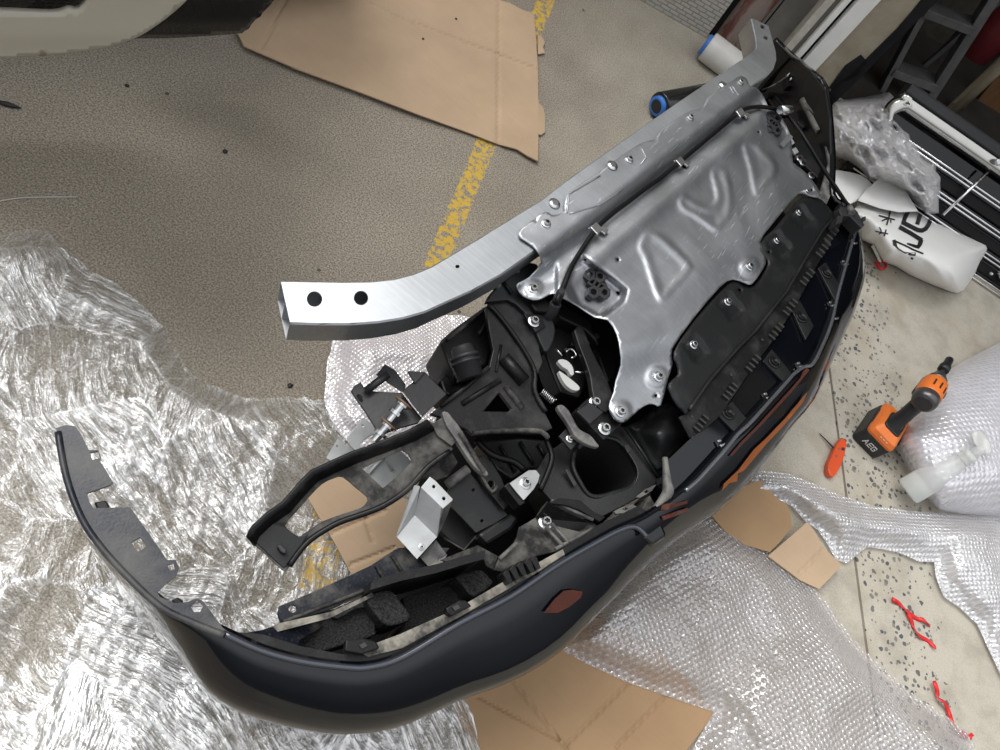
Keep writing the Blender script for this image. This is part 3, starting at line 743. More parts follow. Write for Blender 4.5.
# ================================================================ plastic wraps
def film(name, outline, zf, mat, label, res=4, cat='plastic wrap', edge=7):
    o = sheet(name, outline, zf, mat, None, t=0, res=res, smooth=True, edge=edge); tag(o, label, cat); return o
def ridged(p, f, s): return 1 - abs(noise.noise(Vector((p.x * f, p.y * f, s)))) * 2
FO = [(-70, 236), (0, 234), (25, 230), (47, 230), (62, 248), (90, 270), (112, 281), (130, 295), (150, 312), (163, 327), (170, 336), (177, 347), (186, 366), (200, 380), (222, 388), (240, 398), (290, 398), (334, 400), (350, 430), (372, 452), (400, 478), (424, 520), (432, 560), (452, 640), (470, 690), (480, 712), (492, 770), (300, 800), (100, 800), (-70, 790)]
def fz(u, v):
    p = P(u, v); e = sst(0, 26, edist(FO, u, v))
    w = Vector((p.x + 0.1 * noise.noise(Vector((p.x * 3, p.y * 3, 5))), p.y + 0.1 * noise.noise(Vector((p.x * 3, p.y * 3, 9))), 0))
    a = math.radians(118); c, s = math.cos(a), math.sin(a); q = Vector((w.x * c + w.y * s, -w.x * s + w.y * c, 0))
    h = 0.030 + 0.028 * noise.noise(Vector((p.x * 3.2, p.y * 3.2, 2.0)))
    h += 0.020 * ridged(q, 3.0, 1.0) * (0.5 + noise.noise(Vector((p.x * 4, p.y * 4, 4))))
    st = noise.noise(Vector((q.x * 7, q.y * 34, 1))); h += 0.0065 * st
    st2 = noise.noise(Vector((w.x * 40, w.y * 12, 7))); h += 0.005 * st2 * max(0, noise.noise(Vector((p.x * 3, p.y * 3, 11))) + 0.35)
    h += 0.003 * noise.noise(Vector((w.x * 75, w.y * 75, 3)))
    k = math.hypot((u - 365) / 85, (v - 520) / 70)
    h *= 0.35 + 0.65 * sst(0.8, 1.25, k)
    return 0.008 + max(0.0, h) * (0.12 + 0.88 * e)
FO = [(u + 2.5 * noise.noise(Vector((u * 0.11, v * 0.11, 0))), v + 4 * noise.noise(Vector((u * 0.13, v * 0.13, 4)))) for u, v in dens(FO, 7)]
film('stretch_film', FO, fz, MB['film'], 'crumpled clear stretch film spread under the bumper on the left', 3.4)
BO = [(335, 318), (400, 316), (460, 315), (520, 330), (540, 380), (520, 420), (470, 446), (440, 456), (400, 462), (372, 456), (352, 446), (334, 428), (325, 405), (324, 396), (326, 380), (327, 361), (331, 350)]
film('bubble_wrap_sheet', BO, lambda u, v: 0.02 + 0.05 * sst(0, 40, edist(BO, u, v)) * (0.7 + 0.6 * noise.noise(P(u, v) * 6)) + 0.006 * noise.noise(P(u, v) * 40),
     bubble_mat('rosy bubble wrap', (0.80, 0.755, 0.765), (0.72, 0.93), 0.0085, 0.2, 0.45, 0.25), 'pinkish clear bubble wrap behind the black steel bracket', 4)
WO = [(700, 516), (716, 517), (740, 531), (767, 551), (790, 568), (811, 584), (820, 594), (828, 604), (846, 630), (868, 654), (892, 676), (918, 698), (944, 714), (968, 734), (985, 770), (860, 800), (680, 775), (700, 735), (714, 712), (690, 704), (661, 694), (634, 685), (611, 675), (585, 663), (557, 648), (570, 625), (600, 590), (640, 555), (670, 530)]
def wz(u, v):
    p = P(u, v); e = sst(0, 30, edist(WO, u, v))
    return 0.022 + e * (0.045 + 0.05 * noise.noise(p * 3.1) + 0.018 * ridged(p, 5.5, 2) + 0.006 * noise.noise(p * 22))
film('bubble_wrap_sheet', WO, wz, bubble_mat('clear bubble wrap', (0.66, 0.64, 0.645), (0.22, 0.74), 0.0125, 0.5, 1.0, 0.36), 'wide clear bubble wrap sheet spilling from under the bumper over brown carton', 4.5)
LO_ = [(738, 500), (760, 470), (790, 474), (815, 484), (840, 495), (874, 506), (910, 511), (950, 514), (1010, 517), (1060, 520), (1060, 700), (1002, 678), (988, 648), (977, 624), (960, 608), (944, 597), (936, 578), (934, 562), (920, 562), (900, 553), (882, 549), (867, 547), (847, 563), (836, 560), (828, 545), (818, 530), (806, 522), (792, 506), (776, 499)]
def lz(u, v):
    p = P(u, v); e = sst(0, 24, edist(LO_, u, v)); k = math.exp(-((v - (508 + (u - 880) * 0.05)) / 26.0) ** 2)
    return 0.012 + e * (0.035 + 0.035 * k + 0.03 * noise.noise(p * 4) + 0.012 * ridged(p, 7, 3) + 0.004 * noise.noise(p * 30))
film('bubble_wrap_sheet', LO_, lz, bubble_mat('bright bubble wrap', (0.82, 0.815, 0.84), (0.45, 0.92), 0.0115, 0.9, 1.0, 0.4), 'white bubble wrap strip running from the bumper to the right edge', 4.5)
TO = [(1080, 300), (1000, 342), (975, 355), (950, 369), (928, 388), (910, 408), (898, 428), (896, 444), (902, 456), (909, 470), (918, 484), (927, 497), (939, 510), (960, 514), (1000, 517), (1080, 522)]
def tz(u, v):
    p = P(u, v); e = edist(TO, u, v)
    return 0.006 + 0.17 * math.sqrt(max(0, 1 - (1 - min(1, e / 90)) ** 2)) + (0.010 * noise.noise(p * 7) + 0.006 * ridged(p, 6, 5)) * sst(0, 20, e)
film('wrapped_panel', TO, tz, MB['bubble_thick'], 'big smooth lilac-white bundle of bubble wrap behind the drill', 6, 'bubble wrap')
UO = [(834, 101), (850, 99), (866, 97), (880, 94), (889, 92), (896, 99), (903, 112), (907, 119), (915, 122), (921, 121), (925, 132), (927, 141), (937, 152), (949, 158), (946, 180), (943, 203), (941, 216), (925, 215), (905, 195), (884, 186), (868, 182), (861, 172), (848, 162), (838, 158), (826, 150), (822, 125)]
def uz(u, v):
    p = P(u, v); e = edist(UO, u, v)
    return 0.004 + 0.19 * math.sqrt(max(0, 1 - (1 - min(1, e / 34)) ** 2)) + sst(0, 8, e) * (0.03 * noise.noise(p * 6) + 0.035 * ridged(p, 7, 2) + 0.024 * ridged(p, 15, 6) + 0.012 * ridged(p, 33, 8) + 0.006 * noise.noise(p * 70))
film('bubble_wrap_bundle', UO, uz, MB['bubble_bundle'], 'crumpled heap of grey bubble wrap beside the chrome grille', 1.9, 'bubble wrap', 3)

# ================================================================ white printed bag
M_bag = simple('white woven plastic', (0.78, 0.775, 0.75), 0.45, 0, 0.03, 8, 0.15, 150)
bag = empty('white_bag', P(905, 240, 0)); tag(bag, 'white plastic bag with black lettering lying by the grille', 'bag')
GO = [(836, 200), (848, 203), (861, 200), (880, 203), (900, 207), (917, 210), (925, 215), (933, 219), (950, 226), (970, 234), (989, 242), (992, 248), (987, 255), (982, 262), (973, 277), (964, 290), (957, 293), (951, 292), (930, 284), (910, 275), (895, 266), (883, 262), (872, 245), (862, 240), (856, 228), (840, 220)]
def gzz(u, v):
    p = P(u, v); e = edist(GO, u, v)
    return 0.004 + 0.15 * math.sqrt(max(0, 1 - (1 - min(1, e / 34)) ** 2)) + sst(0, 8, e) * (0.010 * noise.noise(p * 9) + 0.014 * ridged(p, 5, 4))
gb = sheet('sack', GO, gzz, M_bag, bag, t=0, res=3, smooth=True, edge=4)
fl1 = sheet('flap', [(858, 200), (866, 190), (876, 181), (884, 176), (892, 171.5), (900, 182), (909, 196), (918, 211), (900, 212), (880, 208)], lambda u, v: 0.11 + 0.03 * sst(172, 212, v), M_bag, bag, t=0.002)
sheet('flap', [(826, 172), (837, 170), (850, 172), (861, 175), (867, 179), (872, 184), (864, 193), (856, 201), (845, 206), (832, 203)], lambda u, v: 0.10 + 0.02 * sst(172, 205, v), M_bag, bag, t=0.002)
gbv = bvh(gb)
M_ink = simple('black ink', (0.012, 0.012, 0.013), 0.5)
def K(l, x0, y0, s): return [(x0 + a / s, y0 + b / s) for a, b in l]
def stroke_geo(pts, w, tree, lift, z):
    """flat ribbon laid on a surface; pts in picture coordinates, w in the same units (number or list)"""
    pts = [tuple(p) for p in pts]; n_ = len(pts); ws = w if isinstance(w, list) else [w] * n_; vs = []; fs = []
    for i in range(n_):
        a = pts[max(0, i - 1)]; b = pts[min(n_ - 1, i + 1)]; dx, dy = b[0] - a[0], b[1] - a[1]; L = math.hypot(dx, dy) or 1
        nx, ny = -dy / L, dx / L
        for s in (1, 0, -1):
            vs.append(on(tree, pts[i][0] + nx * ws[i] / 2 * s, pts[i][1] + ny * ws[i] / 2 * s, lift, z)[0])
    for i in range(n_ - 1):
        for s in (0, 1): fs.append([i * 3 + s, i * 3 + s + 1, i * 3 + s + 4, i * 3 + s + 3])
    return vs, fs
def lettering(name, strokes, tree, mat, parent, z=0.1, lift=0.0015, step=2.0):
    V, Fc = [], []
    for pts, w in strokes:
        if not isinstance(w, list): pts = dens(pts, step, False)
        vs, fs = stroke_geo(pts, w, tree, lift, z); k = len(V); V += vs; Fc += [[i + k for i in f] for f in fs]
    return link(name, V, Fc, mat, parent)
kb = lambda l: K(l, 868, 200, 11.72)
lettering('letter', [(kb([(472, 128), (430, 215), (408, 280)]), 4.2), (kb([(395, 262), (500, 315), (580, 355), (630, 362), (672, 340), (705, 295), (745, 212)]), 4.4), (kb([(612, 165), (572, 290)]), 4.2)], gbv, M_ink, bag)
lettering('letter', [(kb([(362, 318), (500, 395), (632, 478)]), 4.2), (kb([(622, 468), (605, 520), (585, 553), (550, 545), (455, 512)]), [4.4, 4.4, 4.0, 3.0, 1.6])], gbv, M_ink, bag)
lettering('letter', [(kb([(300, 478), (420, 530), (540, 590), (645, 632)]), 1.6), (kb([(300, 470), (318, 535)]), 3.4), (kb([(318, 530), (350, 570), (420, 612), (490, 632), (555, 636)]), [2.4, 1.2, 1.1, 2.4, 3.2]), (kb([(500, 676), (528, 688)]), 2.0)], gbv, M_ink, bag)
lettering('character', [(kb([(122, 185), (215, 210), (312, 235)]), 1.5), (kb([(258, 135), (240, 215), (214, 298)]), 1.6), (kb([(228, 222), (190, 235), (158, 250)]), 1.3), (kb([(262, 235), (264, 272)]), 1.3)], gbv, M_ink, bag)
lettering('character', [(kb([(88, 362), (160, 380), (232, 400)]), 1.2), (kb([(130, 318), (150, 350), (160, 392)]), 1.2), (kb([(208, 348), (190, 425)]), 1.5), (kb([(150, 380), (128, 400)]), 1.0)], gbv, M_ink, bag)
M_red = simple('red tape', (0.62, 0.022, 0.022), 0.4, 0, 0.08)
tube('tie_loop', [P(u, v, 0.012) for u, v in ((876, 262), (879, 267), (883, 269), (886, 266), (884, 262), (880, 262), (878, 265))], 0.0045, M_red, bag, 8, k=3)
tube('draw_string', [P(u, v, z) for u, v, z in ((873, 246, 0.05), (877, 254, 0.03), (880, 262, 0.014))], 0.005, M_bag, bag, 8, k=3)
rt = sheet('red_tape_scrap', smooth_poly([(845, 166), (850, 166), (856, 171), (855, 175), (848, 173)], True, 3), lambda u, v: 0.015 + 0.008 * math.sin(u), M_red, None, t=0.002); tag(rt, 'scrap of red tape between the bubble wrap heap and the white bag', 'tape')

# red ties on the floor
rt1 = empty('red_tie', P(915, 622)); tag(rt1, 'forked red strap lying on the pebbled concrete', 'strap')
def ribbon(pts, w, parent, nm, z=0.006, tw=0.6):
    pts = smooth_poly(pts, False, 4); vs = []; fs = []; n_ = len(pts)
    for i, (u, v) in enumerate(pts):
        a = P(*pts[max(0, i - 1)]); b = P(*pts[min(n_ - 1, i + 1)]); d = (b - a).normalized(); s = Vector((-d.y, d.x, 0))
        c = P(u, v, z + 0.004 * math.sin(i * 0.7)); ph = tw * math.sin(i * 0.5)
        off = (s * math.cos(ph) + Vector((0, 0, math.sin(ph)))) * w / 2
        vs += [c + off, c - off]
    fs = [[2 * i, 2 * i + 1, 2 * i + 3, 2 * i + 2] for i in range(n_ - 1)]
    o = link(nm, vs, fs, M_red, parent, True); solid(o, 0.0016, 0, 0); return o
ribbon([(892, 599), (897, 602), (903, 607), (909, 613), (917, 619), (924, 620), (930, 626)], 0.011, rt1, 'strap_arm')
ribbon([(907, 610), (911, 620), (914, 628), (920, 636), (928, 641), (936, 648)], 0.010, rt1, 'strap_arm')
rt2 = empty('red_tie', P(945, 705)); tag(rt2, 'curled red strap near the lower right corner by the bubble wrap', 'strap')
ribbon([(934, 681), (937, 690), (938, 698), (945, 703), (949, 713), (953, 722), (962, 735), (972, 738)], 0.010, rt2, 'strap_arm', 0.012)
ribbon([(962, 731), (968, 736), (973, 734)], 0.008, rt2, 'strap_arm', 0.014)

# debris on the left
o = tube('black_scrap', [P(u, v, 0.005) for u, v in ((-6, 101), (6, 104), (13, 106), (21, 108))], [0.003, 0.006, 0.005, 0.001], MB['rubber'], None, 8); tag(o, 'sliver of black plastic on the concrete near the left edge', 'scrap')
o = tube('thin_wire', [P(u, v, 0.003) for u, v in ((-20, 206), (0, 201), (20, 198), (50, 197), (78, 197))], 0.0012, simple('pale wire', (0.55, 0.54, 0.5), 0.4), None, 6, k=4); tag(o, 'thin pale wire lying on the concrete at the left edge', 'wire')
for (u, v, r, lab) in ((290, 386, 0.006, 'small dark pebble on the concrete below the beam end'), (225, 152, 0.006, 'dark flat chip left of the tan carton edge'), (127, 86, 0.005, 'dark chip on the concrete under the cream car nose')):
    c = P(u, v, 0); bm = bmesh.new(); bmesh.ops.create_icosphere(bm, subdivisions=2, radius=r)
    for q in bm.verts: q.co += Vector((noise.noise(q.co * 200), noise.noise(q.co * 200 + Vector((3, 0, 0))), 0)) * r * 0.4; q.co.z = (q.co.z + r * 0.8) * 0.5
    bm.verts.index_update(); o = link('pebble', [c + q.co for q in bm.verts], [[q.index for q in f.verts] for f in bm.faces], MB['rubber'], None, True); bm.free(); tag(o, lab, 'pebble')
wr_ = empty('foil_scrap', P(996, 268)); tag(wr_, 'crinkled clear plastic scrap at the right edge under the grille', 'plastic wrap')
SO = [(985, 268), (990, 264), (1010, 264), (1010, 288), (1000, 286), (996, 278), (988, 277)]
sheet('film', SO, lambda u, v: 0.01 + 0.05 * sst(0, 5, edist(SO, u, v)) * (0.6 + noise.noise(P(u, v) * 30)), MB['bubble_bundle'], wr_, t=0, res=2, smooth=True)

# ================================================================ drill
dr = empty('impact_driver', P(880, 440, 0)); tag(dr, 'orange and black cordless impact driver standing on its battery', 'drill')
M_or = simple('orange plastic', (0.72, 0.175, 0.030), 0.38, 0, 0.05)
M_bk = simple('black tool plastic', (0.014, 0.014, 0.015), 0.42, 0, 0.2)
M_gun = simple('gunmetal', (0.10, 0.10, 0.10), 0.3, 0.6, 0.2)
b1, b2, b3 = P(856, 437, 0), P(872, 449, 0), P(898, 434, 0)
hd = P(950, 358, 0.2) - P(924, 401, 0.2); hd.z = 0; hd.normalize(); hs = Vector((hd.y, -hd.x, 0))     # head points this way; hs to the side
bc = P(879, 431, 0.03); bc.z = 0
L2, W2 = 0.066, 0.045
def ring(c, l, w, z, rr=0.012, n_=6, sl=0.0):
    out = []
    for sx, sy, a0 in ((1, 1, 0), (-1, 1, 90), (-1, -1, 180), (1, -1, 270)):
        for k in range(n_):
            a = math.radians(a0 + 90 * k / (n_ - 1)); x = sx * (l - rr) + rr * math.cos(a); y = sy * (w - rr) + rr * math.sin(a)
            out.append(c + hd * x + hs * y + Vector((0, 0, z + sl * x)))
    return out
def stack(name, rings, mat, parent):
    n_ = len(rings[0]); vs = [p for r in rings for p in r]; fs = []
    for i in range(len(rings) - 1):
        for k in range(n_): fs.append([i * n_ + k, i * n_ + (k + 1) % n_, (i + 1) * n_ + (k + 1) % n_, (i + 1) * n_ + k])
    fs += [list(reversed(range(n_))), [(len(rings) - 1) * n_ + k for k in range(n_)]]
    bm = bmesh.new(); bv = [bm.verts.new(v) for v in vs]
    for f in fs: bm.faces.new([bv[i] for i in f])
    bmesh.ops.recalc_face_normals(bm, faces=bm.faces); bm.verts.index_update()
    fs = [[v.index for v in f.verts] for f in bm.faces]; bm.free()
    o = link(name, vs, fs, mat, parent); b = o.modifiers.new('bevel', 'BEVEL'); b.width = 0.002; b.segments = 2; b.limit_method = 'ANGLE'; return o
bat = stack('battery', [ring(bc, L2 * 0.97, W2 * 0.97, 0.0), ring(bc, L2, W2, 0.006), ring(bc, L2, W2, 0.05), ring(bc, L2 * 0.96, W2 * 0.93, 0.056)], M_bk, dr)
stack('battery_release', [ring(bc + hd * 0.0 + hs * (W2), 0.02, 0.006, 0.032, 0.003), ring(bc + hs * W2, 0.02, 0.006, 0.052, 0.003)], M_or, bat)
foot = stack('foot', [ring(bc, L2 * 0.99, W2 * 0.97, 0.0565), ring(bc, L2 * 1.0, W2 * 0.98, 0.066), ring(bc - hd * 0.004, L2 * 0.86, W2 * 0.84, 0.080), ring(bc - hd * 0.008, L2 * 0.5, W2 * 0.62, 0.090)], M_or, dr)
for s in (-1, 1):
    box('foot_vent', bc + hs * s * W2 * 0.965 + Vector((0, 0, 0.062)), hd * 0.03, hs * 0.0015, Vector((0, 0, 0.0022)), M_bk, foot)
box('belt_hook', bc + hd * L2 * 0.2 + Vector((0, 0, 0.05)) + hs * (W2 + 0.008), hd * 0.012, hs * 0.008, Vector((0, 0, 0.010)), M_bk, dr, 0.003)
hz = 0.205
htop = P(926, 397, hz - 0.01); hb = bc + Vector((0, 0, 0.086)) - hd * 0.006
axis_c = P(929, 392, hz)
hpts = [hb, hb + (htop - hb) * 0.08, hb + (htop - hb) * 0.3, hb + (htop - hb) * 0.65, htop]
vs = []; fs = []; n_ = 20
for i, (p, a, b) in enumerate(zip(hpts, (0.032, 0.027, 0.0225, 0.0225, 0.025), (0.028, 0.023, 0.020, 0.020, 0.021))):
    for k in range(n_):
        t = 2 * math.pi * k / n_; vs.append(p + hd * a * math.cos(t) + hs * b * math.sin(t))
for i in range(4):
    for k in range(n_): fs.append([i * n_ + k, i * n_ + (k + 1) % n_, (i + 1) * n_ + (k + 1) % n_, (i + 1) * n_ + k])
hnd = link('handle', vs, fs, MB['rubber'], dr, True)
stack('handle_collar', [ring(hb - Vector((0, 0, 0.003)), 0.036, 0.029, 0.0, 0.012), ring(hb - Vector((0, 0, 0.003)), 0.031, 0.025, 0.012, 0.012)], M_bk, dr)
R0 = P(924, 402, hz)
HL = 0.135
hA = R0 - hd * 0.008; hB = hA + hd * HL
lathe('motor_cap', hA, hA + hd * 0.03, [(0, 0.018), (0.0, 0.024), (0.12, 0.030), (0.5, 0.033), (1, 0.033)], M_gun, dr, 28)
lathe('cap_disc', hA - hd * 0.002, hA + hd * 0.002, [(0, 0.022), (1, 0.024)], M_bk, dr, 24)
hous = lathe('motor_housing', hA + hd * 0.028, hA + hd * 0.098, [(0, 0.0325), (0.08, 0.034), (0.6, 0.0345), (0.92, 0.032), (1, 0.028)], M_or, dr, 28)
for k in range(4):
    a_ = 0.6 + k * 0.5
    q = hA + hd * 0.06 + (hs * math.cos(a_) + Vector((0, 0, math.sin(a_)))) * 0.0345
    box('vent', q, hd * 0.012, (Vector((0, 0, math.cos(a_))) - hs * math.sin(a_)) * 0.0022, (hs * math.cos(a_) + Vector((0, 0, math.sin(a_)))) * 0.001, M_bk, hous)
lathe('side_grip', hA + hd * 0.03, hA + hd * 0.10, [(0, 0.0335), (1, 0.029)], M_gun, dr, 28)
bpy.data.objects['side_grip'].scale = (1, 1, 0.55); 
lathe('nose_cone', hA + hd * 0.097, hB, [(0, 0.029), (0.4, 0.025), (0.8, 0.018), (1, 0.016)], M_gun, dr, 24)
lathe('hex_shank', hB, hB + hd * 0.03, [(0, 0.006), (1, 0.006)], MB['zinc'], dr, 6, False)
lathe('socket_bit', hB + hd * 0.022, hB + hd * 0.082, [(0, 0.012), (0.05, 0.015), (0.35, 0.015), (0.5, 0.011), (0.95, 0.0105), (1, 0.009)], M_bk, dr, 20)
tr_ = htop + hd * 0.024 - Vector((0, 0, 0.03)); box('trigger', tr_, hd * 0.008, hs * 0.008, Vector((0, 0, 0.016)), M_or, dr, 0.003)
M_wht = simple('white print', (0.72, 0.72, 0.70), 0.5)
# black rating plate and the lettering on the battery side that faces the camera
def face_text(name, strokes, c, ex, ez, h, mat, parent, wd=0.14):
    V, Fc = [], []; nn_ = ex.cross(ez).normalized(); nn_ = nn_ if nn_.dot(CAMPOS - c) > 0 else -nn_
    for pts in strokes:
        for (a, b) in zip(pts[:-1], pts[1:]):
            A = c + ex * a[0] * h + ez * a[1] * h; B = c + ex * b[0] * h + ez * b[1] * h; d = (B - A).normalized(); s = nn_.cross(d) * wd * h / 2
            k = len(V); e = d * wd * h / 2
            q = [A - e + s, B + e + s, B + e - s, A - e - s]; V += [p + nn_ * 0.0012 for p in q] + q
            Fc += [[k, k + 1, k + 2, k + 3], [k, k + 4, k + 5, k + 1], [k + 1, k + 5, k + 6, k + 2], [k + 2, k + 6, k + 7, k + 3], [k + 3, k + 7, k + 4, k]]
    return link(name, V, Fc, mat, parent)
A_ = [[(0, 0), (0.35, 1), (0.7, 0)], [(0.15, 0.35), (0.55, 0.35)]]; E_ = [[(0.6, 1), (0, 1), (0, 0), (0.6, 0)], [(0, 0.5), (0.5, 0.5)]]; G_ = [[(0.65, 0.85), (0.5, 1), (0.1, 1), (0, 0.85), (0, 0.15), (0.1, 0), (0.55, 0), (0.65, 0.15), (0.65, 0.5), (0.35, 0.5)]]
word = [[(x + o_, y) for x, y in s] for o_, g in ((0, A_), (1.0, E_), (1.85, G_)) for s in g]
cands = [(hs, hd, W2, L2), (-hs, hd, W2, L2), (hd, hs, L2, W2), (-hd, hs, L2, W2)]
nrm, along, off_, half = max(cands, key=lambda q: (q[0].dot(Vector((0, 0, H)) - (bc + q[0] * q[2]) )) / 1 if True else 0)
ex = Vector((0, 0, 1)).cross(nrm).normalized()
c0 = bc + nrm * (off_ + 0.0003) + Vector((0, 0, 0.022)) - ex * 0.020
face_text('lettering', word, c0, ex, Vector((0, 0, 1)), 0.016, M_wht, bat)
pl = prism('rating_plate', [bc + nrm * (off_ * 0.90) + ex * x + Vector((0, 0, z)) - nrm * (z - 0.066) * 0.3 for x, z in ((-0.024, 0.066), (0.024, 0.066), (0.024, 0.080), (-0.024, 0.080))], [bc + nrm * (off_ * 0.98 + 0.001) + ex * x + Vector((0, 0, z)) - nrm * (z - 0.066) * 0.5 for x, z in ((-0.024, 0.066), (0.024, 0.066), (0.024, 0.079), (-0.024, 0.079))], M_bk, dr)
for k in range(4):
    box('plate_mark', bc + nrm * (off_ * 0.98 + 0.0005) + ex * (-0.016 + k * 0.010) + Vector((0, 0, 0.072)) - nrm * 0.003, ex * 0.003, nrm * 0.0012, Vector((0, 0, 0.003)), M_or if k == 0 else M_wht, pl)

# ================================================================ bottle
bo = empty('clear_bottle', P(935, 472, 0)); tag(bo, 'empty cloudy spray bottle lying on its side on the bubble wrap', 'bottle')
nB = NT('cloudy clear plastic')
_tr = nB.n('BsdfTransparent'); _tr.inputs['Color'].default_value = (0.97, 0.98, 0.97, 1)
_p = nB.bsdf((0.80, 0.81, 0.79), 0.2, 0, None, 0.6)
_lw = nB.n('LayerWeight'); _lw.inputs['Blend'].default_value = 0.35
_mx = nB.n('MixShader'); nB.l(nB.math('ADD', nB.math('MULTIPLY', _lw.outputs['Facing'], 0.45), 0.38, True), _mx.inputs[0]); nB.l(_tr.outputs[0], _mx.inputs[1]); nB.l(_p, _mx.inputs[2])
M_bot = nB.done(_mx.outputs[0])
ba, bb = P(907, 492, 0.040), P(971, 455, 0.185)
lathe('bottle_body', ba, bb, [(0, 0.0), (0.0, 0.030), (0.012, 0.036), (0.03, 0.038), (0.22, 0.038), (0.30, 0.037), (0.72, 0.026), (0.84, 0.020), (0.87, 0.017), (1.0, 0.016)], M_bot, bo, 28)
d_ = (bb - ba).normalized()
lathe('base_cup', ba + d_ * 0.003, ba + d_ * 0.05, [(0, 0.03), (0.1, 0.0365), (1, 0.0365)], M_bot, bo, 28)
M_cap = simple('milky plastic', (0.62, 0.62, 0.58), 0.3)
lathe('cap_ring', bb - d_ * 0.028, bb + d_ * 0.004, [(0, 0.019), (0.2, 0.0205), (0.45, 0.018), (0.55, 0.0205), (1, 0.019)], M_bot, bo, 24)
lathe('nozzle', bb + d_ * 0.004, bb + d_ * 0.036, [(0, 0.014), (0.6, 0.013), (1, 0.008)], M_bot, bo, 20)
FV = [(971, 433), (976, 430), (982, 430), (987, 436), (990, 444), (991, 453), (988, 456), (984, 451), (979, 447), (974, 444)]
sheet('spout_guard', FV, lambda u, v: 0.20 + 0.012 * math.sin((u - 970) * 0.3), M_bot, bo, t=0.0015, res=3, smooth=True)

# ================================================================ utility knife
kn = empty('utility_knife', P(837, 457, 0)); tag(kn, 'orange folding utility knife with a thin blade beside the driver', 'knife')
M_kn = simple('orange knife handle', (0.66, 0.085, 0.022), 0.35, 0.0, 0.05)
ko = K([(118, 100), (135, 103), (148, 118), (150, 145), (138, 195), (118, 255), (92, 300), (75, 318), (55, 305), (45, 275), (50, 235), (70, 190), (84, 155)], 820, 420, 5.556)
kb_ = block('knife_handle', ko, 0.020, 0.017, M_kn, kn, 0.003)
block('blade_holder', K([(120, 98), (145, 108), (150, 122), (132, 112)], 820, 420, 5.556), 0.017, 0.010, M_gun, kn, 0.001)
for (u, v) in ((839, 449), (836, 456)):
    q = P(u, v, 0.0202); lathe('rivet', q, q + Vector((0, 0, 0.0012)), [(0, 0.0035), (1, 0.003)], MB['zinc'], kn, 12)
block('lock_button', K([(122, 150), (140, 155), (136, 172), (120, 166)], 820, 420, 5.556), 0.0215, 0.003, M_gun, kn, 0.0005)
tube('blade', [P(835, 449.5, 0.012), P(828, 442, 0.008), P(819.5, 433.5, 0.004)], [0.003, 0.002, 0.0012], MB['socket'], kn, 8)

for o in COL.objects:
    n0 = o.name.split('.')[0]
    if o.parent is None and 'label' in o:
        if n0 == 'red_tie': o['group'] = 'red straps on the concrete'
        if n0 == 'pebble': o['group'] = 'dark chips on the yard floor'
# ================================================================ the front bumper assembly
bp = empty('front_bumper', P(560, 470, 0)); tag(bp, 'black car front bumper assembly with aluminium beam and skid plate lying on the floor', 'car bumper')

# ---- outer skin, lofted between its upper ridge and its widest line
RIDGE = [(57, 429), (62, 455), (65, 477), (80, 517), (100, 547), (127, 577), (160, 607), (193, 623), (223, 636), (260, 653), (300, 664), (340, 670), (370, 670), (403, 660), (460, 627), (510, 602), (556, 570), (590, 549), (620, 532), (650, 518), (686, 492), (712, 465), (738, 435), (760, 412), (785, 385), (813, 364), (832, 321), (838, 294), (846, 265), (854, 240), (856, 215), (846, 203), (836, 194), (836, 165), (835, 140), (829, 87), (810, 67), (790, 50), (777, 37)]
SIL = [(95, 520), (108, 575), (125, 620), (150, 655), (190, 685), (240, 706), (300, 723), (345, 729), (390, 725), (440, 705), (504, 678), (557, 651), (605, 603), (640, 572), (669, 540), (710, 516), (741, 486), (772, 448), (802, 411), (822, 374), (836, 346), (848, 321), (859, 284), (863, 255), (862, 236)]
ZR, ZS = 0.46, 0.385
zr = lambda u, v: 0.46 if u < 300 else 0.455
rw = [P(u, v, ZR) for u, v in smooth_poly(RIDGE, False, 3)]
sw = [P(u, v, ZS) for u, v in smooth_poly(SIL, False, 6)]
rows = []
for i, r in enumerate(rw):
    t = (rw[min(i + 1, len(rw) - 1)] - rw[max(0, i - 1)]).normalized(); nrm_ = Vector((t.y, -t.x, 0))
    if i == 0: pass
    q = min(sw, key=lambda s: (Vector((s.x, s.y)) - Vector((r.x, r.y))).length)
    d = Vector((q.x - r.x, q.y - r.y, 0)); L = d.length
    rows.append((r, nrm_, d))
cen = sum((r for r in rw), Vector()) / len(rw)
# outward side: right of the direction of travel (wing tip -> nose -> far wing)
outs = []
for r, nn_, d in rows:
    o_ = nn_
    k = d.dot(o_)
    outs.append((o_, max(0.018, min(0.14, k)) if d.length < 0.2 else 0.03))
ws = [o for _, o in outs]
ws = [x * 1.10 for x in ws]
_ru = smooth_poly(RIDGE, False, 3)
ws = [w * (0.22 + 0.78 * sst(130, 270, q[0])) if q[0] < 300 else w for w, q in zip(ws, _ru)]
_far = max(range(len(_ru)), key=lambda i: _ru[i][0])
ws = [w if i <= _far else 0.012 for i, w in enumerate(ws)]
for _ in range(3): ws = [(ws[max(0, i - 1)] + ws[i] * 2 + ws[min(len(ws) - 1, i + 1)]) / 4 for i in range(len(ws))]
vs = []; fs = []; PR = [(-0.012, 0.0, -0.006), (0.0, 0, 0.0), (0.25, 0, -0.010), (0.52, 0, -0.027), (0.76, 0, -0.045), (0.92, 0, -0.060), (1.0, 0, -0.080), (1.0, 0, -0.13), (0.94, 0, -0.22), (0.72, 0, -0.34), (0.3, 0, -0.43)]
for (r, nn_, d), (o_, _), w in zip(rows, outs, ws):
    for j, (f, _, dz) in enumerate(PR):
        vs.append(r + (o_ * f if j == 0 else o_ * f * w) + Vector((0, 0, dz)))
m = len(PR)
